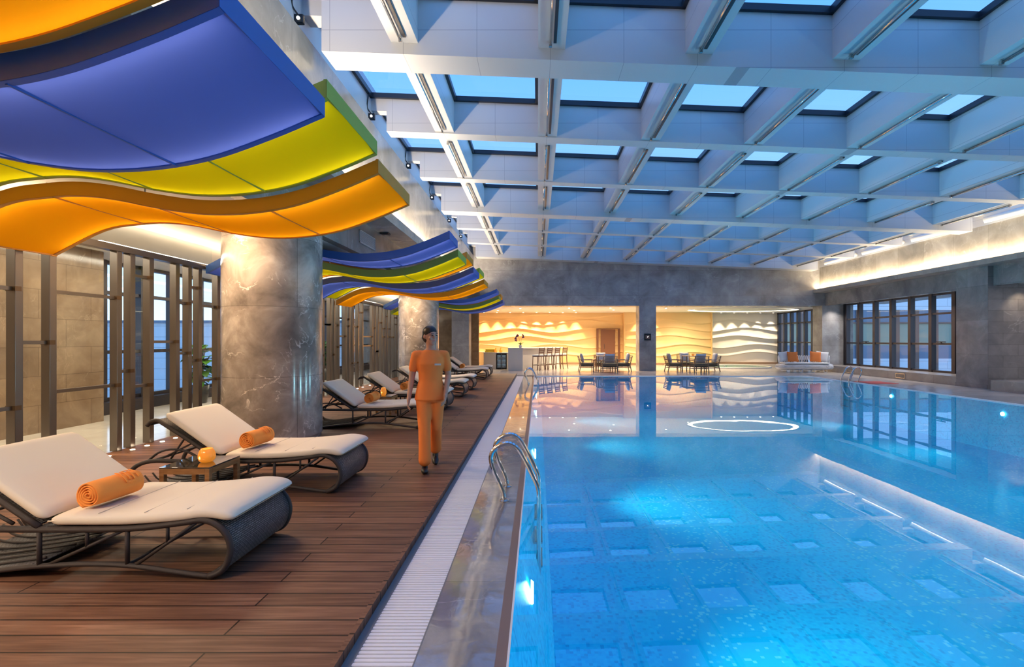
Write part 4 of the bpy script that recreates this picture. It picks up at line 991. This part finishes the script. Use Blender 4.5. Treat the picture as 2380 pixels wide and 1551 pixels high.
for (x, z) in ((-0.10,0.60),(-0.14,0.63),(-0.17,0.58),(-0.20,0.54),(-0.13,0.56),(-0.22,0.48),(-0.20,0.42),(-0.26,0.44),(-0.24,0.36),(-0.19,0.34),(0.10,0.63),(0.14,0.60),(0.13,0.55),(0.16,0.51),(0.11,0.50)):
    p_ = MB()
    for k in range(5):
        a = 2*PI*k/5+x*9; p_.ball((x+0.022*math.cos(a), random.uniform(-0.02,0.02), z+0.022*math.sin(a)), (0.017,0.006,0.017), 8, 5)
    p_.ball((x,-0.01,z), 0.008, 6, 4); p_.build('flower', M['purple'], t, smooth=True)
# bar stools
def make_stool():
    t = thing('bar_stool', 'x', 'bar stool', (0,0,0), 0, 'wooden bar stools at the counter'); w = 0.19
    # faces +y
    MB().box(-0.21,0.21,-0.19,0.21,0.70,0.76).build('seat', M['white_fabric'], t, bevel=0.02)
    b = MB(); b.box(-0.2,0.2,-0.18,0.2,0.655,0.70); b.build('seat_frame', M['brown_wood'], t)
    for sx_ in (-1,1):
        MB().bar((sx_*0.20,0.20,0),(sx_*0.185,0.18,0.66),0.035).build('leg', M['brown_wood'], t)
        MB().tube([(sx_*0.21,-0.25,0.0),(sx_*0.195,-0.19,0.4),(sx_*0.19,-0.19,0.75),(sx_*0.19,-0.24,1.10)], 0.02, 6, smooth=4).build('leg', M['brown_wood'], t)
        MB().bar((sx_*0.19,-0.19,0.25),(sx_*0.19,0.19,0.25),0.02).build('footrest', M['brown_wood'], t)
    MB().bar((-0.19,0.19,0.28),(0.19,0.19,0.28),0.025).build('footrest', M['steel'], t)
    for z, y in ((0.86,-0.20),(0.95,-0.215),(1.04,-0.23)): MB().box(-0.19,0.19,y-0.012,y+0.012,z-0.032,z+0.032).build('back_slat', M['brown_wood'], t)
    return t
st_ = make_stool()
for i in range(4):
    o = st_ if i == 0 else dup(st_); o.location = (0.02+0.40*i, 23.30+0.50*i, z0); o.rotation_euler = (0,0,math.radians(52)); o['label'] = 'tall wooden bar stool with slatted back, %s from the left' % ORD[i]

# ================================================================== slatted lounge chairs and tables
def pillow(w, h, d_, n=12):
    rows = []
    for side in (1, -1):
        for i in range(n+1):
            u = -1+2*i/n; row = []
            for j in range(n+1):
                v = -1+2*j/n; k = max(0.0, (1-u**4)*(1-v**4))**0.5; pin = 1-0.07*(1-(abs(u)*abs(v))**1.0)
                row.append((u*w/2*pin, side*d_/2*k, v*h/2*pin))
            rows.append(row)
        if side == 1: A = rows; rows = []
    m = MB(); m.grid(A); m.grid(rows); return m
def make_chair():
    t = thing('lounge_chair', 'x', 'lounge chair', (0,0,0), 0, 'slatted wooden lounge chairs'); w = 0.33   # faces +y
    for sx_ in (-1,1):
        MB().bar((sx_*w,0.30,0),(sx_*w,0.30,0.53),0.035).build('leg', M['grey_wood'], t)
        MB().bar((sx_*(w-0.01),-0.34,0),(sx_*(w-0.01),-0.27,0.30),0.035).build('leg', M['grey_wood'], t)
        MB().box(sx_*w-0.025,sx_*w+0.025,-0.30,0.33,0.53,0.56).build('armrest', M['grey_wood'], t)
        for k in range(4): MB().box(sx_*w-0.008,sx_*w+0.008,-0.30,0.31,0.17+0.07*k,0.195+0.07*k).build('side_slat', M['grey_wood'], t)
        MB().bar((sx_*(w-0.03),-0.26,0.28),(sx_*(w-0.03),-0.38,0.74),0.03).build('back_post', M['grey_wood'], t)
    for k in range(9):
        z = 0.17+0.068*k; y = -0.25-(max(0,z-0.28))*0.27; MB().box(-w+0.0,w-0.0,y-0.035,y-0.012,z,z+0.028).build('back_slat', M['grey_wood'], t)
    for k in range(3): MB().box(-w,w,0.30,0.315,0.17+0.06*k,0.19+0.06*k).build('front_slat', M['grey_wood'], t)
    MB().box(-w,w,-0.28,0.30,0.24,0.27).build('seat_frame', M['grey_wood'], t)
    MB().box(-w+0.025,w-0.025,-0.25,0.30,0.27,0.40).build('seat_cushion', M['olive'], t, bevel=0.03)
    return t
ch = make_chair()
pl_proto = None
chairs = []
for (cx, cyy, gi) in ((3.12,22.65,0),(7.2,22.65,1)):
    for (dx, dy, rz, nm) in ((-0.86,-0.05,-PI/2,'left'),(0.86,-0.05,PI/2,'right'),(0.10,-0.78,0,'near'),(-0.04,0.80,PI,'far')):
        chairs.append((cx+dx, cyy+dy, rz, nm, gi))
for i, (x, y, rz, nm, gi) in enumerate(chairs):
    gl = ['table left of the central pillar', 'table right of the central pillar'][gi]
    o = ch if i == 0 else dup(ch); o.location = (x, y, z0); o.rotation_euler = (0,0,rz); o['label'] = 'slatted wooden lounge chair on %s side of the %s' % (nm, gl)
    R = Matrix.Rotation(rz, 3, 'Z'); c = Vector((x,y,z0))+R@Vector((0,-0.20,0.63))
    if pl_proto is None: pl_proto = pillow(0.46,0.46,0.14).build('throw_pillow', M['grey_pillow'], smooth=True); p_ = pl_proto
    else: p_ = pl_proto.copy(); COL.objects.link(p_)
    p_.location = c; p_.rotation_euler = (math.radians(14), 0, rz)
    tag(p_, 'pale throw pillow on the %s lounge chair at the %s' % (nm, gl), 'pillow', 'pillows on the lounge chairs')
for gi, (cx, cyy) in enumerate(((3.12,22.65),(7.2,22.65))):
    t = thing('patio_table', ['small wooden table among the lounge chairs left of the central pillar','small wooden table among the lounge chairs right of the central pillar'][gi], 'table', (cx,cyy,z0), 0, 'tables among the lounge chairs')
    MB().box(-0.36,0.36,-0.36,0.36,0.70,0.73).build('table_top', M['grey_wood'], t, bevel=0.01)
    for sx_ in (-1,1):
        for sy_ in (-1,1): MB().box(sx_*0.33-0.02,sx_*0.33+0.02,sy_*0.33-0.02,sy_*0.33+0.02,0,0.70).build('leg', M['grey_wood'], t)
    o = MB().lathe([(0.03,0),(0.05,0.01),(0.07,0.06),(0.05,0.09)], (0,0,0), 16).build('candle_bowl', M['candle'], smooth=True, loc=(cx+0.05,cyy-0.05,z0+0.73)); tag(o, ['little orange bowl on the table left of the central pillar','little orange bowl on the table right of the central pillar'][gi], 'bowl')

# ================================================================== white wire sofa
t = thing('wire_sofa', 'curvy white wire sofa by the far right windows', 'sofa', (12.2, 22.1, ZF), math.radians(-3))
b = MB()
for k in range(70):                       # vertical C-shaped wires of the roll-shaped base
    x = -1.12+2.24*k/69; taper = 1-0.25*abs(x/1.12)**3
    pts = []
    for i in range(15):
        a = 2*PI*i/14; pts.append((x, 0.05+0.42*math.cos(a)*taper, 0.245+0.155*math.sin(a)*taper))
    b.tube(pts[:-1], 0.008, 5, closed=True)
for i in range(14):
    a = 2*PI*i/14; b.tube([(-1.15,0.05+0.32*math.cos(a),0.245+0.11*math.sin(a)),(-0.6,0.05+0.41*math.cos(a),0.245+0.15*math.sin(a)),(0.6,0.05+0.41*math.cos(a),0.245+0.15*math.sin(a)),(1.15,0.05+0.32*math.cos(a),0.245+0.11*math.sin(a))], 0.007, 5, smooth=4)
b.build('wire_base', M['white_wire'], t, smooth=True)
for s_ in (-1,1):                         # spiral round ends
    b = MB(); pts = []
    for i in range(90):
        a = i*0.45; r = 0.02+0.30*i/90; pts.append((s_*(1.16+0.02*math.cos(a)), 0.05-0.02+r*math.cos(a)*1.0, 0.245+r*0.42*math.sin(a)))
    b.tube(pts, 0.007, 5); b.build('spiral_end', M['white_wire'], t)
b = MB()
for k in range(30):
    x = -1.13+2.26*k/29; yb = 0.40 if abs(x) < 0.95 else 0.40-(abs(x)-0.95)*1.6
    b.tube([(x,yb-0.06,0.38),(x,yb+0.02,0.55),(x,yb+0.04,0.70),(x,yb+0.0,0.75),(x,yb-0.05,0.70),(x,yb-0.07,0.55)], 0.013, 6, smooth=3)
b.build('wire_back', M['white_wire'], t, smooth=True)
for x in (-0.85,-0.3,0.25,0.78): MB().tube([(x-0.07,-0.25,0.13),(x-0.06,-0.27,0.03),(x,-0.28,0.012),(x+0.06,-0.27,0.03),(x+0.07,-0.25,0.13)], 0.010, 6, smooth=4).build('leg', M['white_wire'], t, smooth=True)
for x in (-0.85,0.78): MB().tube([(x-0.07,0.35,0.13),(x-0.06,0.36,0.03),(x,0.36,0.012),(x+0.06,0.36,0.03),(x+0.07,0.35,0.13)], 0.010, 6, smooth=4).build('leg', M['white_wire'], t, smooth=True)
for x0_, x1_ in ((-1.0,0.0),(0.0,1.0)): MB().box(x0_+0.01,x1_-0.01,-0.28,0.30,0.385,0.44).build('seat_pad', M['white_fabric'], t, bevel=0.02)
for (x, m_, rz, ry, lab) in ((-0.86,'white_fabric',0.2,0.08,'square white pillow at the left end of the wire sofa'),(-0.52,'orange_fabric',0.0,0.0,'orange square pillow on the left half of the wire sofa'),(0.52,'orange_fabric',-0.1,-0.10,'orange square pillow on the right half of the wire sofa'),(0.90,'white_fabric',-0.45,-0.12,'square white pillow at the right end of the wire sofa')):
    p_ = pillow(0.50,0.48,0.16).build('sofa_pillow', M[m_], smooth=True, loc=(12.2+x, 22.1+(0.06 if m_[0] == 'o' else 0.20), ZF+0.70)); p_.rotation_euler = (math.radians(-14), -ry, rz); tag(p_, lab, 'pillow')
# hot tub
t = thing('hot_tub', 'small green mosaic hot tub set in the floor by the pale wavy wall', 'hot tub', (0,0,0))
pl = [(7.4,24.75),(11.2,24.75)]+[(11.2+1.3*math.sin(a),26.4-1.65*math.cos(a)) for a in [PI*i/12 for i in range(1,12)]]+[(11.2,28.1),(7.4,28.1)]
MB().prism(pl, ZF, ZF+0.012).build('water', M['green_tile'], t)
rm = MB(); q = [(x, y) for x, y in pl]; rm.tube([Vector((x,y,ZF+0.02)) for x, y in q], 0.05, 8, closed=True); rm.build('rim', M['white_paint'], t, smooth=True)
MB().tube([(9.6,24.85,ZF),(9.6,24.9,0.14),(9.7,25.0,0.17),(9.8,25.1,0.10)], 0.02, 8, smooth=4).build('spout', M['chrome'], t, smooth=True)

# ================================================================== plants
def plant(label, x, y, H, seed):
    r_ = random.Random(seed); t = thing('potted_plant', label, 'plant', (x, y, ZF))
    MB().lathe([(0.13,0),(0.15,0.02),(0.20,0.42),(0.19,0.42),(0.14,0.06),(0.001,0.06)], (0,0,0), 20).build('pot', M['pot_dark'], t, smooth=True)
    MB().lathe([(0.001,0.37),(0.185,0.38)], (0,0,0), 16).build('soil', M['black'], t)
    for s_ in range(4):
        a0 = s_*1.6; tip = Vector((0.22*math.cos(a0), 0.22*math.sin(a0), H*(0.8+0.2*(s_%2))))
        pts = catmull([Vector((0.04*math.cos(a0),0.04*math.sin(a0),0.36)), Vector((tip.x*0.4,tip.y*0.4,H*0.6)), tip], 6)
        MB().tube(pts, 0.012, 6).build('stem', M['grey_wood'], t)
        for i, p in enumerate(pts[2:]):
            for q_ in range(2):
                a = r_.uniform(0, 2*PI); L_ = r_.uniform(0.20,0.30); el = r_.uniform(-0.3,0.7); rows = []
                dr_ = Vector((math.cos(a),math.sin(a),el)).normalized(); sd_ = dr_.cross(Vector((0,0,1))).normalized()
                for j in range(7):
                    u = j/6; w_ = 0.10*math.sin(PI*u**0.75)+0.003; c = p+dr_*L_*u-Vector((0,0,0.10*u*u))
                    rows.append([c-sd_*w_+Vector((0,0,0.015)), c, c+sd_*w_+Vector((0,0,0.015))])
                o = MB().grid(rows).build('leaf', M['leaf'], t, smooth=True)
    return t
plant('leafy green plant in dark pot behind the screen, left of the near column', -7.9, 11.3, 1.35, 1)
plant('leafy green plant in dark pot behind the screen, right of the near column', -7.9, 17.9, 1.4, 5)

# ================================================================== person
PXc, PYc = -1.22, 5.50
t = thing('person', 'person in orange tunic and trousers walking along the deck', 'person', (PXc, PYc, ZD), math.radians(12))
# local frame: faces -y, x to the viewer's right; front (viewer's left) leg steps towards the camera
def remesh(o, v, sm_=6):
    r = o.modifiers.new('r', 'REMESH'); r.mode = 'VOXEL'; r.voxel_size = v; r.use_smooth_shade = True
    if sm_:
        s = o.modifiers.new('sm', 'SMOOTH'); s.factor = 0.5; s.iterations = sm_
    return o
hip = 0.84; shz = 1.30
body = MB()
body.loft([(0,0,0.80,0.12,0.085),(0,0,0.88,0.15,0.10),(0,0,0.98,0.125,0.085),(0,0,1.08,0.125,0.09),(0,-0.01,1.18,0.145,0.10),(0,0,1.27,0.15,0.085),(0,0.005,1.32,0.10,0.065),(0,0.005,1.36,0.05,0.05),(0,0.0,1.42,0.043,0.045)])
# head: skull, jaw, nose, ears, brow
HC = Vector((0.0,-0.015,1.50)); RH = Matrix.Rotation(math.radians(32), 3, 'Z')
def hd(p): return tuple(HC+RH@Vector(p))
body.limb([((0,0.005,1.36),0.046),(hd((0,0.02,-0.05)),0.045)])
body.ball(hd((0,0.008,0.022)), (0.072,0.088,0.088), 18, 14, RH); body.ball(hd((0,-0.022,-0.04)), (0.054,0.058,0.058), 16, 12, RH)
body.ball(hd((0,-0.045,-0.082)), (0.026,0.024,0.020), 12, 8, RH)
body.limb([(hd((0,-0.080,0.012)),0.008),(hd((0,-0.091,-0.020)),0.0105)]); body.ball(hd((-0.010,-0.083,-0.024)), 0.008, 8, 6); body.ball(hd((0.010,-0.083,-0.024)), 0.008, 8, 6)
for s_ in (-1,1): body.ball(hd((s_*0.074,0.01,-0.005)), (0.010,0.017,0.026), 10, 8, RH); body.ball(hd((s_*0.04,-0.062,-0.025)), (0.022,0.02,0.02), 10, 8, RH); body.ball(hd((s_*0.028,-0.077,0.022)), (0.022,0.010,0.008), 10, 8, RH)
# arms: near arm (viewer's left) swings back and down, the other bent slightly forward
armL = [((-0.165,0,1.285),0.046),((-0.205,0.03,1.05),0.036),((-0.235,-0.03,0.82),0.024)]
armR = [((0.165,0,1.285),0.046),((0.20,0.03,1.05),0.036),((0.165,-0.10,0.85),0.024)]
for ar in (armL, armR):
    body.limb(ar)
    w_ = Vector(ar[-1][0]); dd = (w_-Vector(ar[-2][0])).normalized(); sx_ = -1 if w_.x < 0 else 1
    sd_ = dd.cross(Vector((1,0,0))).normalized(); palm = w_+dd*0.045; nrm = sd_.cross(dd).normalized()
    body.limb([(w_,0.022),(w_+dd*0.02,0.024)]); body.ball(palm, (0.018,0.036,0.045), 12, 8)
    for f_, (off_, ln) in enumerate(((-0.027,0.060),(-0.009,0.070),(0.009,0.066),(0.026,0.052))):
        b0 = palm+dd*0.030+sd_*off_; b1 = b0+dd*ln*0.5; b2 = b1+dd*ln*0.38-nrm*sx_*0.018; b3 = b2+dd*ln*0.2-nrm*sx_*0.014
        body.limb([(b0,0.0088),(b1,0.008),(b2,0.0075),(b3,0.0065)], 8)
    th0 = w_+dd*0.022-sd_*0.026; body.limb([(th0,0.011),(th0+dd*0.03-sd_*0.022,0.0095),(th0+dd*0.058-sd_*0.026,0.0075)], 8)
legF = [((-0.075,0,0.84),0.088),((-0.065,-0.10,0.46),0.056),((-0.060,-0.15,0.09),0.034)]
legB = [((0.075,0,0.84),0.088),((0.06,0.03,0.46),0.056),((0.055,0.24,0.15),0.034)]
body.limb(legF); body.limb(legB)
remesh(body.build('body', M['skin'], t), 0.0065, 3)
# hair with a low bun
h = MB(); h.ball(hd((0,0.016,0.042)), (0.080,0.092,0.080), 20, 14, RH); h.ball(hd((0,0.045,-0.005)), (0.074,0.068,0.080), 16, 10, RH); h.ball(hd((0,0.125,-0.015)), (0.036,0.032,0.036), 14, 10, RH)
remesh(h.build('hair', M['hair'], t), 0.007, 3)
# trim hair away from the face by keeping it behind: eyes, brows and mouth sit in front
for s_ in (-1,1):
    MB().ball(hd((s_*0.028,-0.083,0.008)), (0.012,0.005,0.006), 12, 8, RH).build('eye', M['eye'], t, smooth=True)
    MB().tube([hd((s_*0.014,-0.090,0.027)),hd((s_*0.03,-0.088,0.031)),hd((s_*0.046,-0.078,0.026))], 0.003, 6, smooth=3).build('eyebrow', M['hair'], t)
MB().tube([hd((-0.018,-0.074,-0.053)),hd((0,-0.081,-0.051)),hd((0.018,-0.074,-0.053))], 0.0048, 8, smooth=4).build('mouth', M['lips'], t)
tu = MB()
tu.loft([(0,0,0.775,0.178,0.135),(0,0,0.80,0.176,0.134),(0,0,0.90,0.158,0.118),(0,0,1.00,0.132,0.102),(0,-0.003,1.10,0.136,0.105),(0,-0.012,1.19,0.152,0.118),(0,0,1.27,0.160,0.100),(0,0.004,1.315,0.125,0.082),(0,0.005,1.345,0.072,0.066)], 28)
for s_, ar in ((-1,armL),(1,armR)):
    a = Vector(ar[0][0]); b_ = Vector(ar[1][0]); c = a+(b_-a)*0.62; tu.limb([(a-Vector((s_*0.05,0,-0.004)),0.054),(a-Vector((s_*0.006,0,0.0)),0.055),(a+(b_-a)*0.3,0.052),(c,0.053)], 14)
remesh(tu.build('tunic', M['uniform'], t), 0.009, 5)
tr = MB(); tr.loft([(0,0,0.76,0.150,0.118),(0,0,0.86,0.152,0.112),(0,0,0.93,0.135,0.10)], 24)
for lg in (legF, legB):
    p, q, r_ = [Vector(v[0]) for v in lg]; e_ = q+(r_-q)*0.90
    tr.limb([(p-Vector((0,0,0.02)),0.094),(p+(q-p)*0.5,0.080),(q,0.068),(q+(e_-q)*0.5,0.066),(e_,0.070)], 16)
remesh(tr.build('trousers', M['uniform'], t), 0.010, 5)
def shoe(p, pitch, yaw=0):
    s = MB(); Mx = Matrix.Rotation(pitch, 3, 'X')
    def q(v): return tuple(Vector(p)+Mx@Vector(v))
    s.ball(q((0,0.01,0.035)), (0.036,0.048,0.045), 14, 10, Mx); s.ball(q((0,-0.07,0.026)), (0.040,0.075,0.030), 14, 10, Mx); s.ball(q((0,-0.02,0.012)), (0.036,0.10,0.014), 14, 8, Mx)
    remesh(s.build('shoe', M['black'], t), 0.008, 2)
shoe((-0.060,-0.15,0.004), 0.0); shoe((0.055,0.245,0.062), 0.55)
nt_ = MB(); nt_.box(0.045,0.115,-0.142,-0.134,1.175,1.195); nt_.build('name_tag', M['silver_tag'], t)
